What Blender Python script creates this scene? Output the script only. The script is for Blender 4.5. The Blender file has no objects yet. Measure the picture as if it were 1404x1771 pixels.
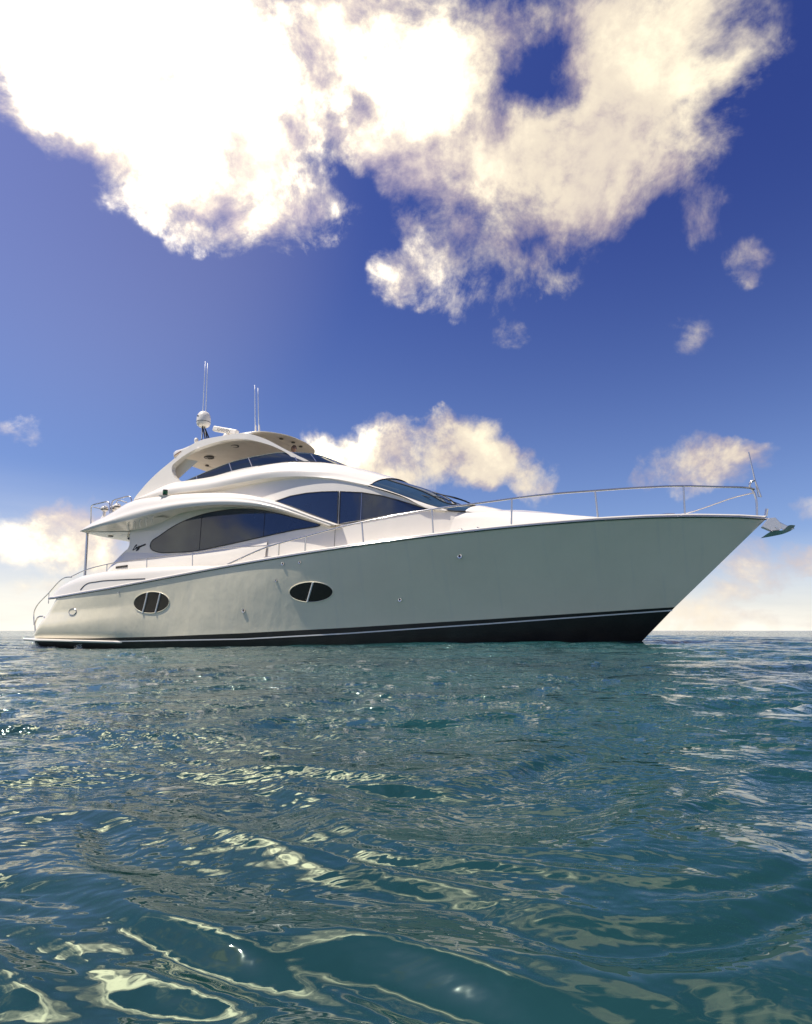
import bpy, bmesh, math, random
import numpy as np
from mathutils import Vector, Matrix
from mathutils.geometry import delaunay_2d_cdt

sc = bpy.context.scene
col = sc.collection

# ------------------------------------------------------------------ camera, sky, sun, exposure
CAM_H = 0.45
cam = bpy.data.cameras.new('camera')
camo = bpy.data.objects.new('camera', cam)
col.objects.link(camo)
camo.location = (0, 0, CAM_H)
camo.rotation_euler = (math.radians(90) + math.atan(205 / 1000.0), 0, 0)
cam.sensor_fit = 'HORIZONTAL'
cam.sensor_width = 36.0
cam.lens = 36.0 * 1000.0 / 1404.0
cam.clip_start = 0.05
cam.clip_end = 20000.0
sc.camera = camo
sc.render.resolution_x = 812
sc.render.resolution_y = 1024
sc.view_settings.view_transform = 'Standard'
sc.view_settings.look = 'None'
sc.view_settings.gamma = 1.0
sc.view_settings.exposure = 0.45
sc.cycles.use_denoising = True
sc.cycles.max_bounces = 8
sc.cycles.caustics_reflective = False
sc.cycles.caustics_refractive = False

SUN_EL = math.radians(64)
SUN_AZ = math.radians(256)          # compass-like: 0 = +Y (view direction), clockwise
sun_dir = Vector((math.sin(SUN_AZ) * math.cos(SUN_EL), math.cos(SUN_AZ) * math.cos(SUN_EL), math.sin(SUN_EL)))
sl = bpy.data.lights.new('sun', 'SUN')
sl.energy = 4.3
sl.angle = math.radians(0.5)
sl.color = (1.0, 0.92, 0.80)
so = bpy.data.objects.new('sun', sl)
col.objects.link(so)
so.rotation_euler = sun_dir.to_track_quat('Z', 'Y').to_euler()

# cloud masses in the sky: azimuth, elevation, half width, half height (radians), weight
BLOBS = [
    (-0.67, 0.783, 0.403, 0.134, 1.1), (-0.429, 0.846, 0.377, 0.121, 0.9), (-0.49, 0.72, 0.267, 0.094, 0.75), (-0.293, 0.688, 0.21, 0.092, 0.95), (-0.39, 0.625, 0.122, 0.045, 0.3),
    (-0.1, 0.872, 0.313, 0.121, 0.95), (-0.133, 0.805, 0.166, 0.082, 0.6), (0.116, 0.8, 0.256, 0.118, 0.85), (0.377, 0.725, 0.21, 0.11, 0.95), (0.478, 0.796, 0.195, 0.107, 0.9),
    (0.365, 0.882, 0.305, 0.064, 0.8), (0.203, 0.714, 0.228, 0.064, 0.6), (0.497, 0.668, 0.069, 0.048, 0.4), (0.604, 0.765, 0.055, 0.029, 0.4), (0.326, 0.636, 0.126, 0.053, 0.35),
    (0.225, 0.855, 0.112, 0.047, -0.55), (0.292, 0.834, 0.086, 0.048, -0.5), (0.198, 0.813, 0.068, 0.032, -0.3), (0.308, 0.875, 0.076, 0.023, -0.35), (-0.373, 0.827, 0.048, 0.059, -0.25),
    (-0.251, 0.833, 0.052, 0.072, -0.2), (-0.233, 0.755, 0.068, 0.061, -0.2), (-0.106, 0.722, 0.069, 0.037, -0.3), (0.121, 0.626, 0.177, 0.068, 0.75), (0.042, 0.578, 0.099, 0.059, 0.5),
    (0.248, 0.565, 0.092, 0.058, 0.5), (0.14, 0.531, 0.095, 0.044, 0.45), (0.519, 0.595, 0.054, 0.044, 0.48), (0.57, 0.527, 0.046, 0.037, 0.34), (0.461, 0.437, 0.051, 0.05, 0.26),
    (0.373, 0.371, 0.054, 0.04, 0.24), (0.196, 0.477, 0.062, 0.032, 0.27), (0.034, 0.292, 0.154, 0.069, 1.2), (-0.044, 0.319, 0.068, 0.044, 0.9), (0.092, 0.321, 0.072, 0.049, 0.8),
    (0.152, 0.273, 0.08, 0.037, 0.9), (-0.152, 0.299, 0.062, 0.047, 1.0), (-0.095, 0.257, 0.113, 0.049, 0.9), (0.236, 0.243, 0.041, 0.041, 0.8), (0.492, 0.242, 0.084, 0.048, 0.85),
    (0.542, 0.261, 0.045, 0.026, 0.35), (0.414, 0.214, 0.042, 0.02, 0.45), (-0.584, 0.136, 0.113, 0.05, 1.1), (-0.511, 0.16, 0.072, 0.039, 0.9), (-0.529, 0.11, 0.128, 0.051, 0.9),
    (-0.611, 0.283, 0.04, 0.024, 0.4), (0.615, 0.162, 0.03, 0.024, 0.55), (0.534, 0.11, 0.078, 0.024, 0.6), (0.604, 0.093, 0.04, 0.02, 0.5), (0.523, 0.076, 0.054, 0.027, 0.8),
    (0.459, 0.053, 0.054, 0.022, 0.6), (0.44, 0.025, 0.121, 0.025, 0.6), (0.583, 0.029, 0.053, 0.02, 0.5), (-0.567, 0.051, 0.043, 0.015, 0.5), (-0.477, 0.043, 0.098, 0.022, 0.4),
]


world = bpy.data.worlds.new('World')
sc.world = world
world.use_nodes = True


class NT:
    """small helper to write node trees"""
    def __init__(s, tree):
        s.t = tree
        s.n = tree.nodes
        s.l = tree.links

    def new(s, kind, **kw):
        n = s.n.new(kind)
        for k, v in kw.items():
            setattr(n, k, v)
        return n

    def put(s, sock, v):
        if v is None:
            return
        if isinstance(v, bpy.types.NodeSocket):
            s.l.new(v, sock)
        else:
            sock.default_value = v

    def m(s, op, a, b=None, c=None, clamp=False):
        n = s.new('ShaderNodeMath', operation=op)
        n.use_clamp = clamp
        s.put(n.inputs[0], a)
        s.put(n.inputs[1], b)
        s.put(n.inputs[2], c)
        return n.outputs[0]

    def vm(s, op, a, b=None, scale=None):
        n = s.new('ShaderNodeVectorMath', operation=op)
        s.put(n.inputs[0], a)
        s.put(n.inputs[1], b)
        if scale is not None:
            s.put(n.inputs['Scale'], scale)
        return n.outputs['Value'] if op in ('LENGTH', 'DOT_PRODUCT', 'DISTANCE') else n.outputs[0]

    def xyz(s, x, y, z=0.0):
        n = s.new('ShaderNodeCombineXYZ')
        for i, v in enumerate((x, y, z)):
            s.put(n.inputs[i], v)
        return n.outputs[0]

    def sep(s, v):
        n = s.new('ShaderNodeSeparateXYZ')
        s.l.new(v, n.inputs[0])
        return n.outputs

    def noise(s, v, scale, detail=5.0, rough=0.55, dist=0.0, lac=2.0):
        n = s.new('ShaderNodeTexNoise')
        s.put(n.inputs['Vector'], v)
        n.inputs['Scale'].default_value = scale
        n.inputs['Detail'].default_value = detail
        n.inputs['Roughness'].default_value = rough
        n.inputs['Distortion'].default_value = dist
        n.inputs['Lacunarity'].default_value = lac
        return n.outputs

    def rng(s, v, a, b, c=0.0, d=1.0, kind='SMOOTHSTEP'):
        n = s.new('ShaderNodeMapRange', interpolation_type=kind)
        s.put(n.inputs[0], v)
        for i, q in enumerate((a, b, c, d)):
            s.put(n.inputs[i + 1], q)
        return n.outputs[0]

    def mix(s, f, a, b, blend='MIX'):
        n = s.new('ShaderNodeMix', data_type='RGBA', blend_type=blend)
        s.put(n.inputs[0], f)
        s.put(n.inputs[6], a)
        s.put(n.inputs[7], b)
        return n.outputs[2]


def build_sky():
    w = NT(world.node_tree)
    for n in list(w.n):
        w.n.remove(n)
    out = w.new('ShaderNodeOutputWorld')
    bg = w.new('ShaderNodeBackground')
    w.l.new(bg.outputs[0], out.inputs[0])
    bg.inputs[1].default_value = 0.125
    sky = w.new('ShaderNodeTexSky', sky_type='NISHITA')
    sky.sun_disc = False
    sky.sun_elevation = SUN_EL
    sky.sun_rotation = SUN_AZ
    sky.air_density = 1.0
    sky.dust_density = 0.6
    sky.ozone_density = 2.5
    g = w.new('ShaderNodeTexCoord').outputs['Generated']
    d = w.vm('NORMALIZE', g)
    x, y, z = w.sep(d)
    az = w.m('ARCTAN2', x, y)
    el = w.m('ARCSINE', z)
    # warp the cloud outlines
    n1 = w.noise(d, 3.0, 6.0, 0.6)[1]
    n2 = w.noise(d, 11.0, 5.0, 0.6)[1]
    o1 = w.vm('SUBTRACT', n1, (0.5, 0.5, 0.5))
    o2 = w.vm('SUBTRACT', n2, (0.5, 0.5, 0.5))
    p = w.vm('ADD', w.xyz(az, el), w.vm('SCALE', o1, scale=0.11))
    p = w.vm('ADD', p, w.vm('SCALE', o2, scale=0.08))
    p = w.vm('MULTIPLY', p, (1, 1, 0))
    total = None
    for (ba, be, rx, ry, wt) in BLOBS:
        q = w.vm('SUBTRACT', p, (ba, be, 0))
        q = w.vm('DIVIDE', q, (rx * 1.28, ry * 1.28, 1))
        f = w.rng(w.vm('LENGTH', q), 1.0, 0.15, 0.0, wt)
        total = f if total is None else w.m('ADD', total, f)
    # loose clouds all round the rest of the sky (behind the viewer)
    back = w.m('ABSOLUTE', az)
    bw = w.rng(back, 0.85, 1.3)
    bn = w.noise(w.vm('MULTIPLY', d, (1, 1, 1.8)), 2.2, 7.0, 0.6)[0]
    total = w.m('ADD', total, w.m('MULTIPLY', bw, w.rng(bn, 0.42, 0.66, 0, 0.9)))
    # one big bright cloud behind the viewer's left shoulder, clear blue beside it
    q = w.vm('DIVIDE', w.vm('SUBTRACT', p, (-1.96, 0.24, 0)), (0.20, 0.26, 1))
    total = w.m('ADD', total, w.rng(w.vm('LENGTH', q), 1.0, 0.3, 0.0, 0.72))
    q = w.vm('DIVIDE', w.vm('SUBTRACT', p, (-2.36, 0.22, 0)), (0.27, 0.40, 1))
    total = w.m('SUBTRACT', total, w.rng(w.vm('LENGTH', q), 1.0, 0.5, 0.0, 1.5))
    fb = w.noise(d, 7.0, 10.0, 0.64, 0.3)[0]
    fine = w.noise(d, 20.0, 8.0, 0.6, 0.4)[0]
    dens = w.m('ADD', w.m('MINIMUM', total, 1.35), w.m('MULTIPLY', w.m('SUBTRACT', fb, 0.5), 3.5))
    dens = w.m('ADD', dens, w.m('MULTIPLY', w.m('SUBTRACT', fine, 0.5), 1.15))
    dens = w.m('MULTIPLY', dens, w.rng(total, 0.02, 0.25))
    alpha = w.rng(dens, 0.06, 1.30)
    thick = w.rng(dens, 0.45, 1.9)
    # clear sky
    sk = w.mix(1.0, sky.outputs[0], (0.50, 0.55, 0.84, 1), 'MULTIPLY')
    right = w.rng(az, -1.0, 0.7)
    high = w.rng(el, 0.10, 0.75)
    deep = w.mix(high, (1.10, 1.03, 0.87, 1), (0.76, 0.73, 0.85, 1))
    sk = w.mix(1.0, sk, deep, 'MULTIPLY')
    sk = w.mix(w.m('MULTIPLY', right, high), sk, w.mix(1.0, sk, (0.55, 0.60, 0.78, 1), 'MULTIPLY'))
    # cream haze on the horizon
    hz = w.m('POWER', w.rng(el, w.rng(az, -0.6, 0.6, 0.25, 0.15), 0.0, kind='LINEAR'), 1.6)
    hn = w.noise(w.vm('MULTIPLY', d, (1, 1, 7)), 3.0, 5.0, 0.55)[0]
    hz = w.m('MULTIPLY', hz, w.rng(hn, 0.25, 0.75, 0.75, 1.25), clamp=True)
    sk = w.mix(hz, sk, (6.5, 6.2, 5.5, 1))
    # cloud colour: bright cream tops, mauve grey where thin or shaded from below
    sh = w.noise(w.vm('ADD', d, (0.0, 0.0, -0.02)), 5.0, 8.0, 0.62)[0]
    lit = w.m('ADD', w.m('MULTIPLY', thick, 0.42), w.rng(sh, 0.36, 0.66, 0, 0.62))
    ccol = w.mix(w.rng(lit, 0.0, 0.5), (2.7, 2.25, 2.6, 1), (5.2, 4.55, 3.7, 1))
    ccol = w.mix(w.rng(lit, 0.45, 1.05), ccol, (7.7, 6.9, 5.1, 1))
    # clouds close to the sun side, up and to the left, are brighter
    glow = w.vm('DOT_PRODUCT', d, tuple(Vector((-0.62, 1.0, 0.85)).normalized()))
    gl = w.rng(glow, 0.80, 0.985)
    ccol = w.mix(w.m('MULTIPLY', gl, w.rng(lit, 0.25, 1.1, 0.08, 1.0)), ccol, w.mix(1.0, ccol, (8.0, 8.0, 7.0, 1), 'MULTIPLY'))
    low = w.rng(el, 0.30, 0.05)
    ccol = w.mix(w.m('MULTIPLY', low, 0.3), ccol, (6.6, 6.0, 5.2, 1))
    c = w.mix(alpha, sk, ccol)
    veil = w.mix(1.0, c, (1.5, 1.2, 0.6, 1), 'ADD')
    c = w.mix(w.m('MULTIPLY', w.rng(glow, 0.92, 1.0), 0.3), c, veil)
    w.l.new(c, bg.inputs[0])
    world.cycles.sampling_method = 'MANUAL'
    world.cycles.sample_map_resolution = 512


build_sky()

# ------------------------------------------------------------------ materials


def mat(name, base, rough=0.5, metal=0.0, ior=1.5, coat=0.0, mottle=0.0, mscale=3.0, bump=0.0, bscale=40.0, alpha=1.0, trans=0.0):
    m = bpy.data.materials.new(name)
    m.use_nodes = True
    t = NT(m.node_tree)
    b = t.n['Principled BSDF']
    b.inputs['Roughness'].default_value = rough
    b.inputs['Metallic'].default_value = metal
    b.inputs['IOR'].default_value = ior
    b.inputs['Coat Weight'].default_value = coat
    b.inputs['Coat Roughness'].default_value = 0.04
    b.inputs['Transmission Weight'].default_value = trans
    if 'glass' in name:
        b.inputs['Specular Tint'].default_value = (0.72, 0.84, 1.0, 1)
    b.inputs['Alpha'].default_value = alpha
    rgba = tuple(base) + (1,)
    co = t.new('ShaderNodeTexCoord').outputs['Object']
    if mottle > 0:
        n = t.noise(co, mscale, 6.0, 0.6)[0]
        f = t.rng(n, 0.3, 0.7)
        dark = tuple(c * (1 - mottle) for c in base) + (1,)
        t.l.new(t.mix(f, dark, rgba), b.inputs['Base Color'])
        t.l.new(t.rng(n, 0.3, 0.7, rough * 1.25, rough * 0.85), b.inputs['Roughness'])
    else:
        b.inputs['Base Color'].default_value = rgba
    if bump > 0:
        n = t.noise(co, bscale, 4.0, 0.6)[0]
        bn = t.new('ShaderNodeBump')
        bn.inputs['Strength'].default_value = bump
        bn.inputs['Distance'].default_value = 0.01
        t.l.new(n, bn.inputs['Height'])
        t.l.new(bn.outputs[0], b.inputs['Normal'])
    return m


M = {}
M['gel'] = mat('white_gelcoat', (0.82, 0.775, 0.70), 0.22, coat=0.4, mottle=0.04, mscale=1.5)
M['hull'] = mat('pearl_hull_paint', (0.90, 0.83, 0.63), 0.09, coat=0.8, mottle=0.05, mscale=0.8)
M['black'] = mat('black_antifouling', (0.020, 0.019, 0.017), 0.34, mottle=0.75, mscale=1.3, bump=0.5, bscale=18)
M['white'] = mat('white_line_paint', (0.8, 0.8, 0.78), 0.3)
M['steel'] = mat('polished_stainless', (0.62, 0.60, 0.58), 0.16, metal=1.0)
M['galv'] = mat('satin_steel', (0.62, 0.60, 0.58), 0.24, metal=0.75)
M['glass'] = mat('tinted_glass', (0.014, 0.024, 0.052), 0.03, ior=1.8, mottle=0.2, mscale=1.0)
M['screen'] = mat('painted_sky_screen_glass', (0.035, 0.075, 0.13), 0.04, ior=1.7, mottle=0.3, mscale=0.8)  # lighter bluish base colour stands in for reflected sky
M['flyglass'] = mat('smoked_blue_glass', (0.012, 0.022, 0.045), 0.03, ior=1.6)
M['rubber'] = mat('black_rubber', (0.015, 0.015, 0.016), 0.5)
M['grille'] = mat('dark_speaker_mesh', (0.05, 0.045, 0.04), 0.6)
M['beige'] = mat('beige_headliner', (0.56, 0.50, 0.42), 0.5, mottle=0.04)
M['teak'] = mat('teak_deck', (0.30, 0.20, 0.11), 0.6, mottle=0.3)
M['green'] = mat('green_lens', (0.005, 0.10, 0.04), 0.15)
M['skin'] = mat('skin', (0.42, 0.24, 0.16), 0.5)
M['hair'] = mat('dark_hair', (0.02, 0.012, 0.008), 0.6, bump=0.8, bscale=90)
M['shirt'] = mat('navy_shirt', (0.02, 0.03, 0.07), 0.8)
M['foam'] = mat('white_foam', (0.85, 0.88, 0.88), 0.6)
M['cable'] = mat('red_brown_cable', (0.18, 0.07, 0.05), 0.5)


def paint_hull_sheen(m):
    """reflected vertical sheen painted as faint colour streaks and a fine unevenness in the hull paint"""
    t = NT(m.node_tree)
    b = t.n['Principled BSDF']
    co = t.new('ShaderNodeTexCoord').outputs['Object']
    n = t.noise(t.vm('MULTIPLY', co, (5.0, 0.3, 0.35)), 1.0, 6.0, 0.6)[0]
    old = b.inputs['Base Color'].links[0].from_socket
    t.l.new(t.mix(t.rng(n, 0.52, 0.75, 0, 0.22), old, (0.66, 0.65, 0.58, 1)), b.inputs['Base Color'])  # vertical sheen mixed into the base colour as streaks
    f = t.noise(t.vm('MULTIPLY', co, (1.0, 1.0, 0.55)), 1.3, 4.0, 0.5)[0]
    bn = t.new('ShaderNodeBump')
    bn.inputs['Strength'].default_value = 0.6
    bn.inputs['Distance'].default_value = 0.06
    t.l.new(f, bn.inputs['Height'])
    t.l.new(bn.outputs[0], b.inputs['Normal'])


paint_hull_sheen(M['hull'])

# ------------------------------------------------------------------ geometry helpers


def mesh(name, verts, faces, m, parent=None, smooth=True, angle=None):
    me = bpy.data.meshes.new(name)
    me.from_pydata([tuple(map(float, v)) for v in verts], [], [tuple(map(int, f)) for f in faces])
    me.materials.append(m)
    bm = bmesh.new()
    bm.from_mesh(me)
    bmesh.ops.remove_doubles(bm, verts=bm.verts, dist=1e-5)
    bmesh.ops.recalc_face_normals(bm, faces=bm.faces)
    bm.to_mesh(me)
    bm.free()
    if smooth:
        me.polygons.foreach_set('use_smooth', [True] * len(me.polygons))
        if angle is not None:
            me.set_sharp_from_angle(angle=math.radians(angle))
    o = bpy.data.objects.new(name, me)
    col.objects.link(o)
    o.parent = parent
    return o


def tag(o, label=None, cat=None, group=None, kind=None):
    if label:
        o['label'] = label
    if cat:
        o['category'] = cat
    if group:
        o['group'] = group
    if kind:
        o['kind'] = kind
    return o


def P(p):
    """(along, to starboard, up) -> the yacht's own frame"""
    return (p[0], -p[1], p[2])


def hermite(pts, n, closed=False):
    """smooth resampling of a 3D polyline by chord length"""
    p = np.array(pts, float)
    if closed:
        p = np.vstack([p, p[:1]])
    d = np.maximum(np.linalg.norm(np.diff(p, axis=0), axis=1), 1e-6)
    s = np.concatenate([[0], np.cumsum(d)])
    k = len(p)
    tg = np.zeros_like(p)
    sl_ = np.diff(p, axis=0) / d[:, None]
    for i in range(k):
        if i == 0:
            tg[i] = sl_[0] if not closed else (sl_[0] + sl_[-1]) / 2
        elif i == k - 1:
            tg[i] = sl_[-1] if not closed else tg[0]
        else:
            tg[i] = (sl_[i - 1] * d[i] + sl_[i] * d[i - 1]) / (d[i] + d[i - 1])
    q = np.linspace(0, s[-1], n + 1 if closed else n)
    if closed:
        q = q[:-1]
    out = []
    for v in q:
        i = min(max(int(np.searchsorted(s, v, side='right')) - 1, 0), k - 2)
        h = d[i]
        u = (v - s[i]) / h
        out.append(p[i] * (2 * u**3 - 3 * u**2 + 1) + tg[i] * h * (u**3 - 2 * u**2 + u)
                   + p[i + 1] * (-2 * u**3 + 3 * u**2) + tg[i + 1] * h * (u**3 - u**2))
    return np.array(out)


def fit(pts, deg):
    """smooth a traced curve: t and h as polynomials of s"""
    p = np.array(pts, float)
    out = p.copy()
    for c in (1, 2):
        out[:, c] = np.polyval(np.polyfit(p[:, 0], p[:, c], min(deg, len(p) - 1)), p[:, 0])
    return out


def at_s(curve, s):
    """point of a curve (monotone in s) at s"""
    c = np.array(curve, float)
    return np.array([s, np.interp(s, c[:, 0], c[:, 1]), np.interp(s, c[:, 0], c[:, 2])])


def mirror(row):
    r = np.array(row, float).copy()
    r[:, 1] *= -1
    return r


def loft(name, rows, m, parent, both=False, bridge=False, angle=35, close=False):
    """skin through rows of equal length (yacht coordinates); both = port copy too; bridge = join the two sides over the last row"""
    rows = [np.array(r, float) for r in rows]
    sets = []
    if both and min(float(np.abs(r[:, 1]).min()) for r in rows) > 0.02:
        loft(name, [mirror(r) for r in rows], m, parent, False, False, angle, close)
        both = False
    if bridge:
        sets = [rows + [mirror(r) for r in reversed(rows)]]
    elif both:
        sets = [rows, [mirror(r) for r in rows]]
    else:
        sets = [rows]
    verts, faces = [], []
    for rs in sets:
        n = len(rs[0])
        base = len(verts)
        for r in rs:
            verts += [P(p) for p in r]
        R = len(rs)
        for i in range(R - 1 + (1 if close else 0)):
            for j in range(n - 1):
                a = base + i * n + j
                b = base + ((i + 1) % R) * n + j
                faces.append((a, a + 1, b + 1, b))
        if close:
            faces.append(tuple(base + i * n for i in range(R)))
            faces.append(tuple(base + i * n + n - 1 for i in range(R)))
    return mesh(name, verts, faces, m, parent, True, angle)


def section(rows, k):
    """insert smooth rows between given rows"""
    rows = [np.array(r, float) for r in rows]
    n = len(rows[0])
    cols = [hermite([r[j] for r in rows], k) for j in range(n)]
    return [np.array([cols[j][i] for j in range(n)]) for i in range(k)]


def tube_data(paths, r, seg=8, caps=True):
    verts, faces = [], []
    for pts in paths:
        pts = [Vector(p) for p in pts]
        n = len(pts)
        rr = r if hasattr(r, '__len__') else [r] * n
        up = None
        base = len(verts)
        for i, p in enumerate(pts):
            d = (pts[min(i + 1, n - 1)] - pts[max(i - 1, 0)]).normalized()
            if up is None:
                up = d.orthogonal().normalized()
            up = (up - d * up.dot(d)).normalized()
            sd = d.cross(up)
            for k in range(seg):
                a = 2 * math.pi * k / seg
                verts.append(p + (up * math.cos(a) + sd * math.sin(a)) * rr[i])
        for i in range(n - 1):
            for k in range(seg):
                a = base + i * seg + k
                b = base + i * seg + (k + 1) % seg
                faces.append((a, b, b + seg, a + seg))
        if caps:
            faces.append(tuple(base + k for k in range(seg)))
            faces.append(tuple(base + (n - 1) * seg + k for k in range(seg)))
    return verts, faces


def tube(name, pts, r, m, parent, seg=8, n=None, both=False, closed=False):
    if both:
        tube(name, mirror(hermite(pts, n, closed) if n else pts), r, m, parent, seg, None, False, closed)
    if n:
        pts = hermite(pts, n, closed)
    pts = [P(p) for p in pts]
    if closed:
        pts = pts + [pts[0]]
    paths = [pts]
    v, f = tube_data(paths, r, seg)
    return mesh(name, v, f, m, parent, True, 50)


def inside(poly, x, y):
    c = False
    j = len(poly) - 1
    for i in range(len(poly)):
        xi, yi = poly[i]
        xj, yj = poly[j]
        if (yi > y) != (yj > y) and x < (xj - xi) * (y - yi) / (yj - yi) + xi:
            c = not c
        j = i
    return c


def sheet(name, outline, T, m, parent, holes=(), step=0.14, off=0.0, thick=0.03, both=False, angle=40, true_normals=True):
    """a curved panel standing on the surface t = T(s, h), outlined in (s, h), with thickness"""
    if both:
        sheet(name, outline, lambda s, h: T(s, h), m, parent, holes, step, off, thick, False, angle, true_normals).scale = (1, -1, 1)
        both = False
    loops = [list(outline)] + [list(h) for h in holes]
    vs, es = [], []
    for lp in loops:
        b0 = len(vs)
        vs += [Vector((p[0], p[1])) for p in lp]
        es += [(b0 + i, b0 + (i + 1) % len(lp)) for i in range(len(lp))]
    xs = [p[0] for p in loops[0]]
    ys = [p[1] for p in loops[0]]
    x = min(xs) + step * 0.6
    while x < max(xs):
        y = min(ys) + step * 0.6
        while y < max(ys):
            if inside(loops[0], x, y) and not any(inside(h, x, y) for h in loops[1:]):
                dmin = min((Vector((x, y)) - v).length for v in vs[:sum(len(l) for l in loops)])
                if dmin > step * 0.35:
                    vs.append(Vector((x, y)))
            y += step
        x += step
    V, E, F, *_ = delaunay_2d_cdt(vs, es, [], 0, 1e-5)
    tri = []
    for f in F:
        cx = sum(V[i].x for i in f) / len(f)
        cy = sum(V[i].y for i in f) / len(f)
        if inside(loops[0], cx, cy) and not any(inside(h, cx, cy) for h in loops[1:]):
            tri.append(tuple(f))
    cnt = {}
    for f in tri:
        for i in range(len(f)):
            e = (f[i], f[(i + 1) % len(f)])
            k = tuple(sorted(e))
            cnt.setdefault(k, []).append(e)
    border = [v[0] for v in cnt.values() if len(v) == 1]
    verts, faces = [], []
    for sgn in ((1, -1) if both else (1,)):
        b0 = len(verts)
        n = len(V)
        verts += [(v.x, -sgn * (T(v.x, v.y) + off), v.y) for v in V]
        verts += [(v.x, -sgn * (T(v.x, v.y) + off - thick), v.y) for v in V]
        for f in tri:
            faces.append(tuple(b0 + i for i in f))
            faces.append(tuple(b0 + n + i for i in reversed(f)))
        for a, b in border:
            faces.append((b0 + a, b0 + n + a, b0 + n + b, b0 + b))
    o = mesh(name, verts, faces, m, parent, True, angle)
    bm = bmesh.new()
    bm.from_mesh(o.data)
    bmesh.ops.delete(bm, geom=[v for v in bm.verts if not v.link_faces], context='VERTS')
    bm.to_mesh(o.data)
    bm.free()
    if true_normals:
        ns = []
        e = 0.02
        for vv_ in o.data.vertices:
            s_, h_ = vv_.co.x, vv_.co.z
            ds = (T(s_ + e, h_) - T(s_ - e, h_)) / (2 * e)
            dh = (T(s_, h_ + e) - T(s_, h_ - e)) / (2 * e)
            nn = Vector((-ds, -1.0, -dh)).normalized()
            ns.append(nn if -vv_.co.y > T(s_, h_) + off - thick * 0.5 else -nn)
        o.data.normals_split_custom_set_from_vertices(ns)
    return o


def lathe(name, prof, m, parent, loc=(0, 0, 0), seg=24, axis='Z'):
    """prof: (radius, height) list; loc in yacht coordinates"""
    verts, faces = [], []
    x0, y0, z0 = P(loc)
    for r, z in prof:
        for k in range(seg):
            a = 2 * math.pi * k / seg
            if axis == 'Z':
                verts.append((x0 + r * math.cos(a), y0 + r * math.sin(a), z0 + z))
            elif axis == 'Y':
                verts.append((x0 + r * math.cos(a), y0 - z, z0 + r * math.sin(a)))
            else:
                verts.append((x0 + z, y0 + r * math.cos(a), z0 + r * math.sin(a)))
    for i in range(len(prof) - 1):
        for k in range(seg):
            a = i * seg + k
            b = i * seg + (k + 1) % seg
            faces.append((a, b, b + seg, a + seg))
    faces.append(tuple(range(seg)))
    faces.append(tuple((len(prof) - 1) * seg + k for k in range(seg)))
    return mesh(name, verts, faces, m, parent, True, 40)


def box(name, lo, hi, m, parent, bev=0.0):
    (x0, y0, z0), (x1, y1, z1) = lo, hi
    v = [(x0, -y0, z0), (x1, -y0, z0), (x1, -y1, z0), (x0, -y1, z0), (x0, -y0, z1), (x1, -y0, z1), (x1, -y1, z1), (x0, -y1, z1)]
    f = [(0, 1, 2, 3), (4, 5, 6, 7), (0, 1, 5, 4), (1, 2, 6, 5), (2, 3, 7, 6), (3, 0, 4, 7)]
    o = mesh(name, v, f, m, parent, True, 40)
    if bev:
        bm = bmesh.new()
        bm.from_mesh(o.data)
        bmesh.ops.bevel(bm, geom=list(bm.edges), offset=bev, segments=3, profile=0.5, affect='EDGES')
        bm.to_mesh(o.data)
        bm.free()
        o.data.polygons.foreach_set('use_smooth', [True] * len(o.data.polygons))
    return o


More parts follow.
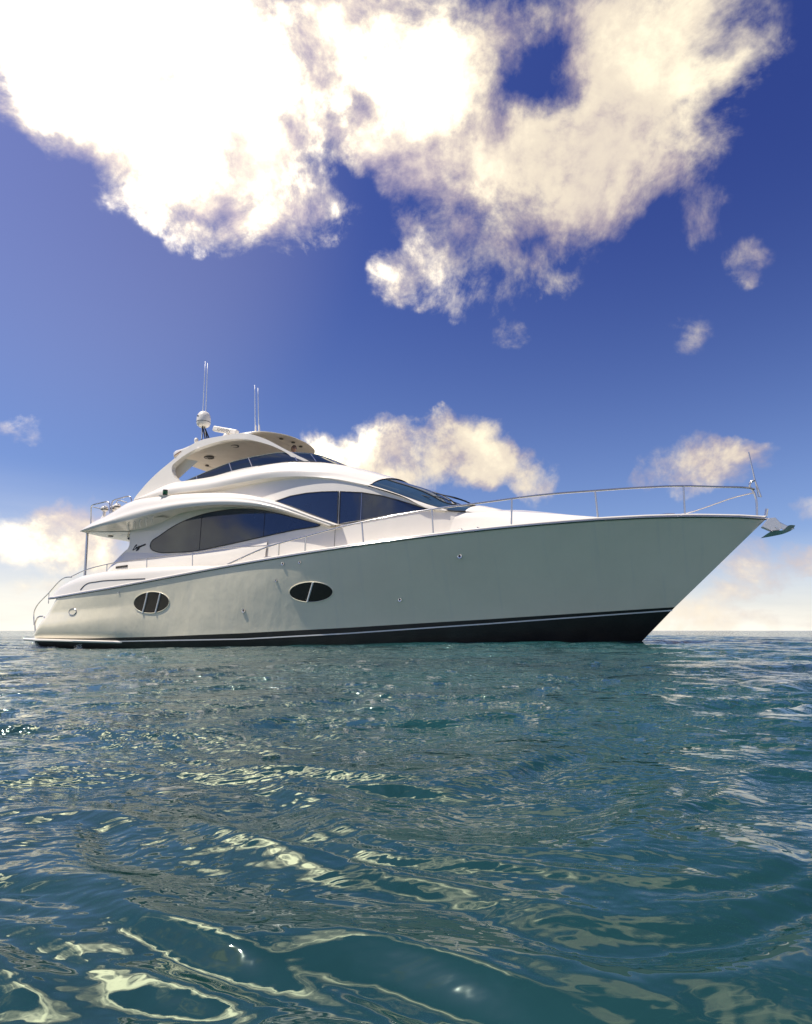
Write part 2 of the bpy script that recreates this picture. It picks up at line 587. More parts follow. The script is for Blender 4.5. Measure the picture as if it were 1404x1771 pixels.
# curves of the yacht in metres: (distance from stern, distance to starboard of the centreline, height above water)
C = {
    'sheer': [(1.317, 2.635, 1.502), (4.099, 2.789, 1.745), (6.086, 2.793, 1.988), (7.951, 2.793, 2.180), (9.132, 2.792, 2.300), (10.979, 2.783, 2.509), (13.283, 2.638, 2.704), (15.370, 2.360, 2.893), (16.373, 2.169, 2.963), (17.428, 1.926, 3.035), (18.710, 1.560, 3.111), (19.878, 1.166, 3.177), (20.933, 0.754, 3.196), (21.991, 0.284, 3.189), (22.600, -0.002, 3.153)],
    'stripe_top': [(0.697, 2.616, 0.185), (3.272, 2.618, 0.216), (6.102, 2.616, 0.271), (9.058, 2.523, 0.378), (12.187, 2.179, 0.519), (15.824, 1.427, 0.736), (18.616, 0.612, 0.919), (20.368, -0.009, 1.032)],
    'white_line': [(4.468, 2.617, 0.125), (9.075, 2.530, 0.202), (12.187, 2.172, 0.389), (15.822, 1.433, 0.618), (18.609, 0.622, 0.810), (20.307, 0.021, 0.959)],
    'stern_edge': [(0.358, 2.497, 0.210), (0.568, 2.496, 0.594), (0.835, 2.498, 0.996), (1.135, 2.499, 1.358)],
    'bulwark_top': [(1.330, 2.498, 1.663), (1.578, 2.496, 1.966), (1.991, 2.497, 2.108), (2.532, 2.497, 2.244), (3.612, 2.499, 2.337), (5.204, 2.495, 2.387), (7.050, 2.498, 2.366), (7.987, 2.498, 2.327), (8.488, 2.493, 2.324)],
    'groove': [(2.696, 2.719, 1.749), (2.855, 2.718, 1.894), (3.429, 2.716, 1.989), (4.399, 2.717, 2.014), (5.495, 2.713, 2.014)],
    'window_salon': [(4.936, 2.154, 3.146), (5.007, 2.162, 3.027), (5.173, 2.173, 2.957), (6.070, 2.178, 2.869), (6.986, 2.178, 2.886), (7.750, 2.171, 2.973), (9.168, 2.152, 3.160), (10.363, 2.112, 3.316), (11.194, 2.053, 3.432), (10.737, 2.071, 3.580), (10.142, 2.078, 3.751), (9.286, 2.067, 3.985), (8.310, 2.052, 4.118), (7.677, 2.057, 4.121), (6.896, 2.064, 4.050), (5.890, 2.086, 3.779), (5.261, 2.122, 3.454), (4.958, 2.139, 3.260)],
    'window_pilot_a': [(9.604, 2.039, 4.250), (10.135, 2.020, 4.377), (10.661, 1.986, 4.426), (11.180, 1.955, 4.430), (11.680, 1.904, 4.405), (11.723, 2.004, 3.421), (10.791, 2.045, 3.795), (10.170, 2.049, 4.051)],
    'window_pilot_b': [(11.743, 1.898, 4.397), (12.399, 1.826, 4.323), (12.980, 1.741, 4.197), (13.451, 1.674, 4.045), (14.276, 1.525, 3.743), (13.465, 1.704, 3.640), (12.416, 1.905, 3.482), (11.781, 1.991, 3.419)],
    'mull_salon': [(6.891, 2.060, 4.069), (6.986, 2.178, 2.886)],
    'mull_salon2': [(9.286, 2.066, 3.977), (9.327, 2.146, 3.186)],
    'mull_pilot': [(12.399, 1.826, 4.323), (12.416, 1.905, 3.482)],
    'screen_low': [(12.591, 1.697, 4.566), (13.151, 1.686, 4.354), (13.781, 1.625, 4.094), (14.297, 1.579, 3.885), (15.281, 1.493, 3.638)],
    'screen_cl': [(13.097, -0.003, 4.947), (13.407, -0.001, 4.813), (14.049, -0.001, 4.563), (14.488, -0.005, 4.309), (14.739, -0.004, 4.110), (15.637, -0.004, 3.951)],
    'band_upper': [(2.062, 2.438, 3.770), (2.476, 2.430, 4.013), (3.236, 2.427, 4.257), (4.043, 2.425, 4.587), (5.703, 2.417, 4.698), (7.255, 2.408, 4.656), (8.446, 2.402, 4.532), (9.297, 2.373, 4.348), (9.833, 2.337, 4.167), (10.341, 2.307, 3.969), (10.929, 2.267, 3.726), (11.863, 2.208, 3.369)],
    'band_lower': [(2.383, 2.668, 3.693), (3.348, 2.655, 3.837), (4.313, 2.643, 3.935), (5.425, 2.626, 4.093), (6.509, 2.617, 4.185), (7.461, 2.600, 4.196), (8.583, 2.541, 4.134), (9.626, 2.432, 3.984), (10.662, 2.330, 3.667), (11.566, 2.237, 3.334)],
    'soffit_inner': [(3.931, 2.097, 3.702), (4.550, 2.088, 3.753), (5.263, 2.077, 3.919), (5.983, 2.049, 4.159), (6.857, 2.039, 4.245), (7.659, 2.046, 4.226), (8.195, 2.050, 4.183), (9.278, 2.060, 4.032), (10.323, 2.077, 3.703), (11.452, 2.037, 3.358)],
    'house_aft': [(3.127, 2.242, 2.226), (3.245, 2.227, 2.376), (3.437, 2.202, 2.659), (3.841, 2.169, 3.010), (4.017, 2.143, 3.216), (3.924, 2.092, 3.715)],
    'reveal': [(3.789, 2.167, 3.001), (4.224, 2.169, 3.000), (4.795, 2.166, 2.990), (5.227, 2.175, 2.920)],
    'crease': [(4.251, 2.252, 4.704), (5.901, 2.234, 4.798), (7.144, 2.214, 4.803), (8.264, 2.206, 4.923), (9.390, 2.159, 4.970), (10.429, 2.046, 4.937), (11.435, 1.948, 4.818), (12.581, 1.829, 4.527), (13.680, 1.719, 4.099), (14.323, 1.653, 3.747)],
    'fly_shoulder': [(3.919, 1.950, 4.816), (5.569, 1.937, 5.307), (5.886, 1.929, 5.239), (6.781, 1.920, 5.270), (7.992, 1.905, 5.428), (9.161, 1.875, 5.489), (10.054, 1.723, 5.533), (10.782, 1.433, 5.506), (11.450, 1.140, 5.401), (12.381, 0.740, 5.150), (13.277, 0.495, 4.829)],
    'fly_open': [(5.314, 1.853, 5.693), (5.287, 1.833, 5.883), (5.484, 1.821, 6.047), (5.932, 1.797, 6.285), (6.557, 1.779, 6.447), (7.179, 1.766, 6.534), (8.060, 1.769, 6.500), (8.712, 1.729, 6.324), (9.274, 1.672, 6.100), (9.837, 1.627, 5.744), (9.988, 1.621, 5.568), (9.072, 1.753, 5.532), (7.968, 1.875, 5.438), (6.755, 1.891, 5.280), (5.859, 1.901, 5.248), (5.506, 1.883, 5.426)],
    'fly_frame': [(3.820, 1.952, 4.783), (4.177, 1.900, 5.249), (4.696, 1.854, 5.705), (5.242, 1.820, 6.074), (5.669, 1.788, 6.380), (6.135, 1.757, 6.617), (7.148, 1.746, 6.714), (8.165, 1.746, 6.680), (8.857, 1.694, 6.432), (9.555, 1.638, 6.038), (10.048, 1.598, 5.765), (10.551, 1.554, 5.443), (10.675, 1.577, 5.204), (10.393, 1.612, 5.132), (10.016, 1.647, 5.310), (9.090, 1.768, 5.395), (7.988, 1.887, 5.291), (6.782, 1.907, 5.118), (5.489, 1.923, 5.002)],
    'fly_glass_low': [(5.777, 1.815, 5.277), (6.683, 1.811, 5.307), (7.914, 1.808, 5.462), (9.106, 1.799, 5.516), (10.039, 1.699, 5.541), (10.778, 1.425, 5.508), (11.358, 0.970, 5.457)],
    'fly_glass_top': [(5.763, 1.800, 5.282), (6.904, 1.794, 5.587), (7.871, 1.783, 5.790), (8.776, 1.778, 5.861), (9.397, 1.665, 5.916), (9.962, 1.504, 5.887), (10.444, 1.228, 5.854), (10.841, 0.937, 5.737), (11.198, 0.673, 5.573)],
    'trunk': [(14.234, 1.408, 3.753), (15.214, 1.263, 3.704), (15.842, 1.171, 3.679), (16.576, 1.057, 3.606), (17.647, 0.892, 3.492), (18.665, 0.714, 3.362), (19.058, 0.649, 3.314), (19.280, 0.615, 3.283)],
    'rail': [(8.559, 2.748, 2.329), (9.967, 2.749, 2.776), (11.106, 2.723, 2.992), (12.124, 2.678, 3.182), (13.537, 2.563, 3.396), (14.712, 2.422, 3.534), (16.097, 2.173, 3.663), (17.454, 1.865, 3.800), (18.754, 1.493, 3.878), (19.938, 1.092, 3.947), (20.741, 0.784, 3.973), (21.542, 0.446, 3.956), (22.375, 0.050, 3.925)],
    'rail_aft': [(2.008, 2.546, 2.219), (2.543, 2.546, 2.392), (3.561, 2.549, 2.560), (5.236, 2.545, 2.672), (7.054, 2.545, 2.776), (8.071, 2.547, 2.845), (8.905, 2.544, 2.844), (9.952, 2.549, 2.837)],
    'rail_stair': [(1.695, 2.299, 2.231), (1.416, 2.296, 2.231), (0.692, 2.300, 1.728), (0.059, 2.295, 1.068), (0.146, 2.300, 0.635)],
    'post': [(2.259, 2.348, 3.722), (2.367, 2.346, 2.301)],
    'hoop': [(-0.305, 2.194, 0.185), (-0.405, 2.199, 0.876), (-0.260, 2.195, 0.935), (0.037, 2.196, 0.913), (0.169, 2.194, 0.813)],
    'fly_rail_a': [(2.197, 2.197, 4.012), (2.119, 2.197, 4.629), (2.152, 2.199, 4.698), (2.227, 2.197, 4.733), (2.767, 2.200, 4.784), (2.873, 2.196, 4.772), (2.948, 2.197, 4.725), (2.995, 2.195, 4.660), (3.037, 2.195, 4.355)],
    'fly_rail_a2': [(1.998, 2.000, 4.698), (2.395, 1.997, 4.605)],
    'fly_rail_b': [(2.999, 2.098, 4.416), (2.963, 2.097, 4.724), (2.993, 2.094, 4.813), (3.094, 2.094, 4.856), (3.617, 2.096, 4.920), (3.721, 2.095, 4.917), (3.795, 2.098, 4.876), (3.847, 2.100, 4.790), (3.875, 2.094, 4.629)],
    'fly_rail_b2': [(2.938, 1.897, 4.582), (2.956, 1.897, 4.847), (3.424, 1.899, 4.767)],
    'deck_lamp_a': [(2.650, 2.094, 4.566), (2.748, 2.099, 4.293)],
    'deck_lamp_b': [(3.126, 1.999, 4.628), (3.077, 1.998, 4.389)],
    'deck_lamp_c': [(2.477, 1.597, 4.698), (2.476, 1.598, 4.510)],
    'ant_a': [(5.751, 1.193, 9.895), (5.853, 1.195, 7.015)],
    'ant_b': [(5.867, 1.199, 9.804), (6.003, 1.193, 6.996)],
    'ant_c': [(7.965, 1.198, 8.616), (8.105, 1.200, 6.987)],
    'ant_d': [(8.103, 1.198, 8.489), (8.240, 1.194, 6.971)],
    'dome': [(5.846, 1.196, 7.951), (5.897, 1.197, 7.389), (5.587, 1.195, 7.710), (6.154, 1.199, 7.628)],
    'dome_legs': [(5.872, 1.198, 7.392), (6.026, 1.195, 7.330), (6.284, 1.197, 6.959)],
    'horn': [(5.619, 1.198, 6.980)],
    'radar': [(6.456, 1.197, 7.271), (7.181, 1.199, 7.048), (6.919, 1.196, 6.981)],
    'person': [(9.423, 0.898, 6.373), (9.430, 0.900, 6.253), (9.434, 0.895, 6.097)],
    'anchor_bracket': [(22.467, -0.005, 2.945), (22.638, -0.007, 3.151), (22.778, -0.000, 3.154), (22.889, -0.009, 2.989), (22.848, -0.002, 2.848), (22.664, -0.005, 2.831)],
    'anchor_fluke': [(22.426, -0.006, 2.674), (22.674, -0.002, 2.816), (22.881, -0.001, 2.817), (23.027, -0.003, 2.936), (23.179, -0.011, 2.941), (23.141, -0.011, 2.873), (22.960, -0.002, 2.769), (22.713, -0.009, 2.714)],
    'anchor_knob': [(22.595, -0.008, 3.213), (22.640, -0.006, 3.398)],
    'pulpit': [(22.390, -0.006, 3.271), (22.402, -0.006, 3.861), (22.376, -0.008, 4.088), (22.409, -0.003, 4.173), (22.479, -0.008, 4.228)],
    'staff': [(22.494, -0.010, 4.909), (22.480, -0.006, 4.242), (22.485, -0.001, 3.704)],
    'staff2': [(22.460, -0.000, 4.183), (22.436, -0.001, 3.708)],
    'handrail_low': [(22.479, -0.306, 3.921), (20.907, -0.305, 3.469)],
    'porthole_aft': [(5.775, 2.722, 1.285), (5.059, 2.717, 1.281), (6.461, 2.718, 1.291), (5.769, 2.753, 1.607), (5.773, 2.683, 0.966)],
    'porthole_bars': [(5.453, 2.686, 0.961), (5.632, 2.751, 1.584), (5.955, 2.684, 0.973), (6.139, 2.753, 1.572)],
    'porthole_mid': [(11.250, 2.560, 1.477), (10.595, 2.605, 1.474), (11.881, 2.505, 1.480), (11.275, 2.620, 1.746), (11.224, 2.501, 1.207)],
    'porthole_bar_mid': [(11.121, 2.513, 1.216), (11.343, 2.612, 1.737)],
    'vent_oval': [(2.442, 2.698, 1.048), (2.259, 2.699, 1.050), (2.624, 2.697, 1.046), (2.440, 2.708, 1.140)],
    'fittings': [(9.118, 2.606, 1.005), (10.217, 2.686, 1.814), (10.454, 2.763, 2.263), (10.987, 2.751, 2.282), (13.697, 2.200, 1.244), (15.365, 2.328, 2.313), (4.471, 2.755, 1.611)],
    'nav_light': [(5.633, 2.444, 4.928), (5.656, 2.448, 4.753), (5.543, 2.448, 4.687), (5.950, 2.447, 4.670)],
    'logo': [(4.155, 2.160, 3.072), (4.669, 2.142, 3.219), (4.390, 2.153, 3.137)],
    'stancs': [(10.259, 2.739, 2.795), (10.279, 2.743, 2.467), (11.110, 2.728, 2.975), (11.124, 2.724, 2.557), (12.846, 2.627, 3.277), (12.859, 2.634, 2.713), (14.742, 2.417, 3.518), (14.749, 2.412, 2.894), (16.696, 2.046, 3.707), (16.701, 2.045, 3.050), (18.726, 1.502, 3.871), (18.751, 1.496, 3.178), (20.740, 0.780, 3.954), (20.744, 0.783, 3.263)],
    'stancs_aft': [(3.561, 2.549, 2.560), (3.592, 2.548, 2.333), (5.250, 2.550, 2.671), (5.281, 2.546, 2.379), (7.054, 2.546, 2.783), (7.090, 2.543, 2.359)],
    'hatch': [(3.775, 2.225, 2.432), (4.277, 2.224, 2.450)],
    'louvres': [(4.186, 2.393, 3.805), (4.441, 2.399, 3.825), (4.687, 2.399, 3.846), (4.949, 2.396, 3.886), (5.193, 2.400, 3.925)],
    'fairlead': [(15.446, 2.251, 2.966), (15.853, 2.177, 2.996)],
    'cleats': [(9.706, 2.648, 2.505), (20.304, 0.849, 3.328), (10.382, 2.643, 2.490), (10.882, 2.632, 2.548)],
    'door_seam': [(11.663, 2.013, 3.399), (11.680, 2.077, 2.724)],
    'inner_rail': [(9.985, 2.596, 2.829), (9.521, 2.599, 2.703), (8.966, 2.596, 2.529), (8.424, 2.598, 2.350)],
    'port_rail': [(22.408, -0.038, 3.868), (22.004, -0.236, 3.796), (21.485, -0.472, 3.674), (20.939, -0.696, 3.556), (20.516, -0.867, 3.523)],
    'salt_a': [(19.259, 1.377, 3.003), (19.212, 1.158, 2.635), (19.148, 1.020, 2.367)],
    'salt_b': [(19.722, 1.217, 3.027), (19.662, 1.089, 2.763), (19.571, 0.932, 2.458), (19.482, 0.814, 2.186)],
    'salt_c': [(19.827, 1.184, 3.026), (19.759, 1.095, 2.829), (19.723, 1.018, 2.698)],
    'salt_d': [(19.032, 0.929, 2.121), (19.077, 0.868, 2.023)],
    'salt_e': [(19.402, 0.761, 2.036), (19.467, 0.728, 2.007)],
    'salt_f': [(17.195, 1.931, 2.918), (17.538, 1.846, 2.924)],
}

# ------------------------------------------------------------------ the yacht
yacht = bpy.data.objects.new('motor_yacht', None)
col.objects.link(yacht)
YO = Vector((-12.072, 22.466, 0.0))
YA = -math.radians(22)
yacht.location = YO
yacht.rotation_euler = (0, 0, YA)
tag(yacht, 'white motor yacht with silver green hull, black bottom and sweeping arches, lying on the sea', 'yacht')


def beam(s, h=0):
    """half width of the deck edge"""
    x = min(max((s - 9.6) / 13, 0), 1)
    a = 2.8 * (1 - x**2.3)
    if s < 5:
        a -= 0.3 * ((5 - s) / 5)**2
    return a


def house_base(s):
    return 2.25 if s < 9.5 else 2.25 - 0.9 * ((s - 9.5) / 6)**2


def Th(s, h=0):
    """house side, leaning in a little"""
    return house_base(s) - 0.10 * (h - 2.2)


def stripe_beam(s):
    return 2.62 * (1 - max(0, (s - 6.5) / (20.37 - 6.5))**2.0) if s < 20.37 else 0.0


# --- hull: side lines from the transom round the quarter to the stem
sheer_c = fit(C['sheer'], 5)
sheer_c[:, 1] = [beam(s) for s in sheer_c[:, 0]]
sheer_c[-1] = (22.6, 0.0, 3.153)
strip_c = fit(C['stripe_top'], 3)
strip_c[-1] = (20.37, 0.0, 1.032)
NS = 120


def quarter(w):
    return float(np.interp(w, [0, .08, .2, .34, .56, .62, 1], [0, .07, .10, .095, .015, .0, .0]))


def side_line(w):
    """w = 0 at the black band, 1 at the deck edge"""
    e = np.array([(0.36, 0.17), (0.47, 0.43), (0.57, 0.594), (0.835, 0.996), (1.135, 1.358), (1.25, 1.50)])
    h0 = 0.17 + w * (1.50 - 0.17)
    s0 = float(np.interp(h0, e[:, 1], e[:, 0]))
    pts = []
    B = 2.50 + quarter(w) - 0.02 * w
    for q, dt in ((0.0, 0.0), (0.03, 0.5), (0.10, 0.75), (0.17, 0.88)):
        pts.append((s0 - 0.13 + q, B * dt, h0))
    s_start = s0 + 0.35
    for i in range(NS):
        u = i / (NS - 1)
        u = 1 - (1 - u)**1.15
        ss = 1.6 + u * (22.6 - 1.6)
        st = 0.71 + u * (20.37 - 0.71)
        a = at_s(sheer_c, ss)
        a[1] = beam(ss)
        b = at_s(strip_c, st)
        b[1] = stripe_beam(st)
        s = st + (ss - st) * w
        h = b[2] + (a[2] - b[2]) * w
        p = 1.0 + 0.75 * u**2          # flare forward
        t = b[1] + (a[1] - b[1]) * (w**p)
        t += quarter(w) * max(0.0, 1 - u / 0.30)     # full lower quarter under a flared top
        if i == NS - 1:
            t = 0.0
        pts.append((s, t, h))
    # blend the first side points into the quarter
    return np.array(pts)


def side_line_s(w):
    p = side_line(w)
    return np.vstack([hermite(p[:8], 26)[:-1], p[7:]])


ws = [0, .04, .08, .14, .2, .27, .34, .41, .48, .54, .57, .60, .63, .68, .74, .8, .87, .93, .97, 1.0]
rows = [side_line_s(w) for w in ws]
hull = loft('hull', rows, M['hull'], yacht, both=True, angle=60)
# black bottom
low0 = side_line_s(0)
n0 = len(low0)


def bottom_row(dh, shrink, ds):
    r = low0.copy()
    uu = np.linspace(0, 1, n0)
    r[:, 2] = r[:, 2] - dh(uu)
    r[:, 1] = r[:, 1] * shrink
    r[:, 0] = r[:, 0] - ds * np.clip((r[:, 0] - 5) / 15.37, 0, 1) * dh(uu) * 1.0
    return r


lo_rows = []
for k, (hh, shr) in enumerate(((None, 1.0), (0.05, 0.985), (-0.25, 0.93), (-0.7, 0.75), (-1.0, 0.3), (-1.05, 0.0))):
    r = low0.copy()
    if hh is not None:
        r[:, 2] = np.minimum(hh, low0[:, 2] - 0.02 * k)
        r[:, 1] *= shr
        f = np.clip((low0[:, 0] - 12) / 8.37, 0, 1)
        r[:, 0] -= (low0[:, 2] - r[:, 2]) * 0.99 * f
    lo_rows.append(r)
loft('bottom', lo_rows, M['black'], yacht, both=True, angle=60)
# thin white line in the black band
wl = fit(C['white_line'], 3)


def bottom_pt(s, h):
    """surface point of the black bottom at (s, h)"""
    f = min(max((s - 12) / 8.37, 0), 1)
    s2 = s
    for _ in range(8):
        hs = at_s(strip_c, min(s2, 20.37))[2]
        f = min(max((s2 - 12) / 8.37, 0), 1)
        s2 = s + (hs - h) * 0.99 * f
    hs = at_s(strip_c, min(s2, 20.37))[2]
    k = 1 - 0.015 * min(max((hs - h) / max(hs - 0.05, 0.02), 0), 1)
    base_t = float(np.interp(s2, low0[:, 0], low0[:, 1]))
    return base_t * k


wrow_a, wrow_b = [], []
for s in np.linspace(3.2, 20.30, 90):
    h = float(np.interp(s, wl[:, 0], wl[:, 2])) if s > 4.5 else 0.125 + (s - 4.5) * 0.01
    for dh, L in ((0.016, wrow_a), (-0.016, wrow_b)):
        L.append((s, bottom_pt(s, h + dh) + 0.008, h + dh))
loft('boot_stripe', [wrow_a, wrow_b], M['white'], yacht, both=True)
# steel rub rail on the deck edge and white cap above
rail_s = np.concatenate([np.linspace(1.15, 21, 70), np.linspace(21.1, 22.6, 20)])
rub = [(s, beam(s) + 0.012, at_s(sheer_c, s)[2]) for s in rail_s]
rub[-1] = (22.63, 0.0, 3.155)
tube('rub_rail', rub, 0.021, M['steel'], yacht, both=True)
tube('rub_rail_seam', [(p[0], p[1] - 0.008, p[2] - 0.026) for p in rub[:-1]] + [(22.60, 0.0, 3.125)], 0.006, M['rubber'], yacht, both=True)  # thin dark rubber line along the underside of the rub rail
cap = [(s, max(beam(s) - 0.035, 0.0), at_s(sheer_c, s)[2] + 0.035) for s in rail_s]
cap[-1] = (22.58, 0.0, 3.19)
tube('gunwale_cap', cap, 0.04, M['gel'], yacht, both=True)
# deck
dr = [[(s, max(beam(s) - 0.03, 0), at_s(sheer_c, s)[2] + 0.005) for s in rail_s],
      [(s, max(beam(s) - 0.03, 0) * 0.5, at_s(sheer_c, s)[2] + 0.03) for s in rail_s],
      [(s, 0.0, at_s(sheer_c, s)[2] + 0.04) for s in rail_s]]
dr = [[p for p in r] for r in dr]
loft('deck', dr, M['gel'], yacht, bridge=False, both=True)

# --- aft bulwark (rounded white coaming on the quarter) wrapping across the stern
bt = np.array(C['bulwark_top'], float)
bs = np.linspace(0, 1, 60)
bsec = []
for u in bs:
    s_low = 1.22 + u * (8.9 - 1.22)
    s_top = 1.42 + u * (8.9 - 1.42)
    low = at_s(sheer_c, s_low)
    hb_ = np.interp(s_top, bt[:, 0], bt[:, 2])
    if s_top > 8.0:
        hb_ = max(hb_, at_s(sheer_c, s_top)[2] + 0.01)
    fade = 1 - max(0, (u - 0.72) / 0.28)
    th = max(hb_ - low[2], 0.02)
    sm = (s_low + s_top) / 2
    bsec.append([(s_low, beam(s_low) - 0.01, low[2] + 0.012),
                 (sm - .02, beam(s_low) - 0.03, low[2] + 0.012 + th * 0.32),
                 (sm, beam(s_low) - 0.07, low[2] + th * 0.72),
                 (s_top, beam(s_top) - 0.17, low[2] + th * 0.96),
                 (s_top + .02, beam(s_top) - 0.30, low[2] + th),
                 (s_top + .05, beam(s_top) - 0.42, low[2] + th * 0.9),
                 (s_top + .05, beam(s_top) - 0.45, low[2])])
brow = [[bsec[j][i] for j in range(len(bsec))] for i in range(7)]
bfull = section(brow[:6], 16) + [np.array(brow[6], float)]
loft('bulwark', bfull, M['gel'], yacht, both=True, angle=50)
# stern coaming across
loft('transom_coaming', section([[(1.10, 2.55, 1.52), (1.0, 2.2, 1.52), (0.95, 1.2, 1.5), (0.95, 0, 1.5)],
                                 [(1.30, 2.5, 1.68), (1.2, 2.15, 1.75), (1.15, 1.2, 1.75), (1.15, 0, 1.75)],
                                 [(1.6, 2.4, 1.93), (1.5, 2.1, 1.95), (1.45, 1.2, 1.95), (1.45, 0, 1.95)],
                                 [(1.9, 2.3, 2.03), (1.8, 2.05, 2.0), (1.7, 1.2, 2.0), (1.7, 0, 2.0)]], 8), M['gel'], yacht, both=True)
g = []
for p in hermite(C['groove'], 30):
    th = max(np.interp(p[0], bt[:, 0], bt[:, 2]) - at_s(sheer_c, p[0])[2], 0.05)
    f = (p[2] - at_s(sheer_c, p[0])[2]) / th
    tt = beam(p[0]) - np.interp(f, [0, .32, .72, .96], [0.01, 0.03, 0.07, 0.17]) + 0.004
    g.append((p[0], tt, p[2]))
tube('styling_groove', g, 0.014, M['rubber'], yacht)

# --- swim platform
pr_out = [(0.0, 0), (-0.03, 1.2), (-0.02, 2.2), (0.03, 2.48), (0.16, 2.64), (0.6, 2.76), (2.0, 2.80), (3.2, 2.76), (4.2, 2.68), (4.7, 2.56)]
po = hermite([(a, b, 0) for a, b in pr_out], 50)
hp = lambda s: 0.20 - 0.014 * s
prow = []
for off, dh in ((-0.5, 0.0), (-0.03, 0.0), (0.0, -0.022), (0.0, -0.055), (-0.03, -0.08), (-0.5, -0.08)):
    r = []
    for p in po:
        k = 1.0 + off / 2.8 if off > -0.4 else 0.80
        r.append((p[0] - (off * 0.8 if p[1] < 2.6 else 0) if off > -0.4 else p[0] + 0.5 * (p[1] < 2.4), p[1] * k, hp(p[0]) + dh))
    prow.append(r)
loft('swim_platform', prow, M['gel'], yacht, both=True, angle=50)

# --- house side
cr = fit(C['crease'], 6)
cr_h = lambda s: float(np.interp(s, cr[:, 0], cr[:, 2]))
outl = [(2.75, 1.9), (3.05, 2.2), (3.245, 2.40), (3.437, 2.659), (3.84, 3.01), (3.97, 3.10), (4.017, 3.216), (3.97, 3.45), (3.93, 3.70)]
outl += [(4.0, 4.3), (4.3, 4.66)]
outl += [(s, cr_h(s) - 0.02) for s in np.linspace(4.8, 14.2, 34)]
outl += [(14.45, 3.72), (15.3, 3.62), (15.9, 3.50), (16.1, 3.2), (16.15, 2.85)]
outl += [(s, at_s(sheer_c, s)[2] - 0.05) for s in np.linspace(15.6, 4.0, 20)]
outl += [(3.2, 1.75)]
sheet('house_side', outl, Th, M['gel'], yacht, both=True, thick=0.06, step=0.22)
# white lower flare beneath the salon window on the quarter
fl = []
for s in np.linspace(3.0, 9.5, 40):
    f = (s - 3.0) / 6.5
    top_h = float(np.interp(s, [3.0, 3.437, 3.84, 5.0, 6.0, 7.0, 8.0, 9.5], [2.1, 2.66, 2.98, 2.90, 2.80, 2.80, 2.88, 3.08]))
    z = [(s, Th(s, top_h) + 0.002, top_h), (s, Th(s, top_h) + 0.03, top_h - 0.02), (s - .03 * (1 - f), Th(s, top_h) + 0.045, top_h - 0.09),
         (s - .1 * (1 - f), Th(s, 2.3) + 0.10 * (1 - f) + 0.03, (top_h + 2.1) / 2 - 0.05), (s - .2 * (1 - f), Th(s, 2.3) + 0.14 * (1 - f) + 0.02, 2.0 + 0.05 * f)]
    fl.append(z)
loft('lower_fairing', section([[fl[j][i] for j in range(len(fl))] for i in range(5)], 9), M['gel'], yacht, both=True, angle=60)


def window(name, key, m=M['glass'], n=70, r=0.016, off=0.012, T=Th, pts=None, both=False, frame=M['rubber']):
    loop = hermite(pts if pts is not None else C[key], n, closed=True)
    w_ = sheet(name, [(p[0], p[2]) for p in loop], T, m, yacht, off=off, thick=0.008, step=0.3, both=both)
    fr = [(p[0], T(p[0], p[2]) + off, p[2]) for p in loop]
    tube('window_frame', fr, r, frame, w_, closed=True, seg=6)
    return w_


ws_ = window('salon_window', 'window_salon', n=120, r=0.014)
tube('glazing_bar', [(p[0], Th(p[0], p[2]) + 0.016, p[2]) for p in hermite(C['mull_salon'], 6)], 0.007, M['rubber'], ws_, seg=6)
tube('glazing_bar', [(p[0], Th(p[0], p[2]) + 0.016, p[2]) for p in hermite(C['mull_salon2'], 6)], 0.007, M['rubber'], ws_, seg=6)


def straight(pts, per=8):
    """polygon with corners kept, edges subdivided"""
    out = []
    k = len(pts)
    for i in range(k):
        a, b = np.array(pts[i]), np.array(pts[(i + 1) % k])
        for j in range(per):
            out.append(a + (b - a) * j / per)
    return out


def window_c(name, key, **kw):
    loop = straight(C[key], 5)
    w_ = sheet(name, [(p[0], p[2]) for p in loop], Th, M['glass'], yacht, off=0.012, thick=0.008, step=0.3)
    tube('window_frame', [(p[0], Th(p[0], p[2]) + 0.012, p[2]) for p in loop], 0.016, M['rubber'], w_, closed=True, seg=6)
    return w_


wa = window_c('pilothouse_window', 'window_pilot_a')
wb = window_c('pilothouse_window', 'window_pilot_b')
tube('glazing_bar', [(p[0], Th(p[0], p[2]) + 0.016, p[2]) for p in hermite(C['mull_pilot'], 6)], 0.007, M['steel'], wb, seg=6)
tube('door_seam', [(p[0], Th(p[0], p[2]) + 0.002, p[2]) for p in hermite(C['door_seam'], 6)], 0.006, M['grille'], yacht, seg=6)

# --- upper house: brow from crease to the flybridge coaming, roof, flydeck well
sh = fit(C['fly_shoulder'], 5)
U = 100
cre = hermite([p for p in cr if p[0] < 12.7], U)
shd = hermite(sh, U)
rowsG = [[], [], [], [], [], [], []]
for i in range(U):
    u = i / (U - 1)
    a, b = cre[i], shd[i]
    # front edge of the roof runs from the pillar top to the centre line
    rowsG[0].append((a[0], Th(a[0], a[2]) - 0.005, a[2] - 0.05))
    rowsG[1].append(tuple(a))
    bulge = 0.10
    rowsG[2].append((a[0] * .7 + b[0] * .3, a[1] * .85 + b[1] * .15 + bulge * .6, a[2] * .7 + b[2] * .3))
    rowsG[3].append((a[0] * .35 + b[0] * .65, a[1] * .42 + b[1] * .58 + bulge * .7, a[2] * .35 + b[2] * .65))
    rowsG[4].append(tuple(b))
    open_ = 1 - min(max((b[0] - 10.2) / 0.5, 0), 1)
    tc = b[1] - 0.20 if open_ > 0 else b[1] * .5
    rowsG[5].append((b[0], (b[1] - 0.15) * open_ + b[1] * .5 * (1 - open_), b[2] - 0.01 + 0.02 * (1 - open_)))
    rowsG[6].append((b[0], (b[1] - 0.25) * open_ + b[1] * .3 * (1 - open_), 4.74 * open_ + (b[2] + 0.02) * (1 - open_)))
N = 24
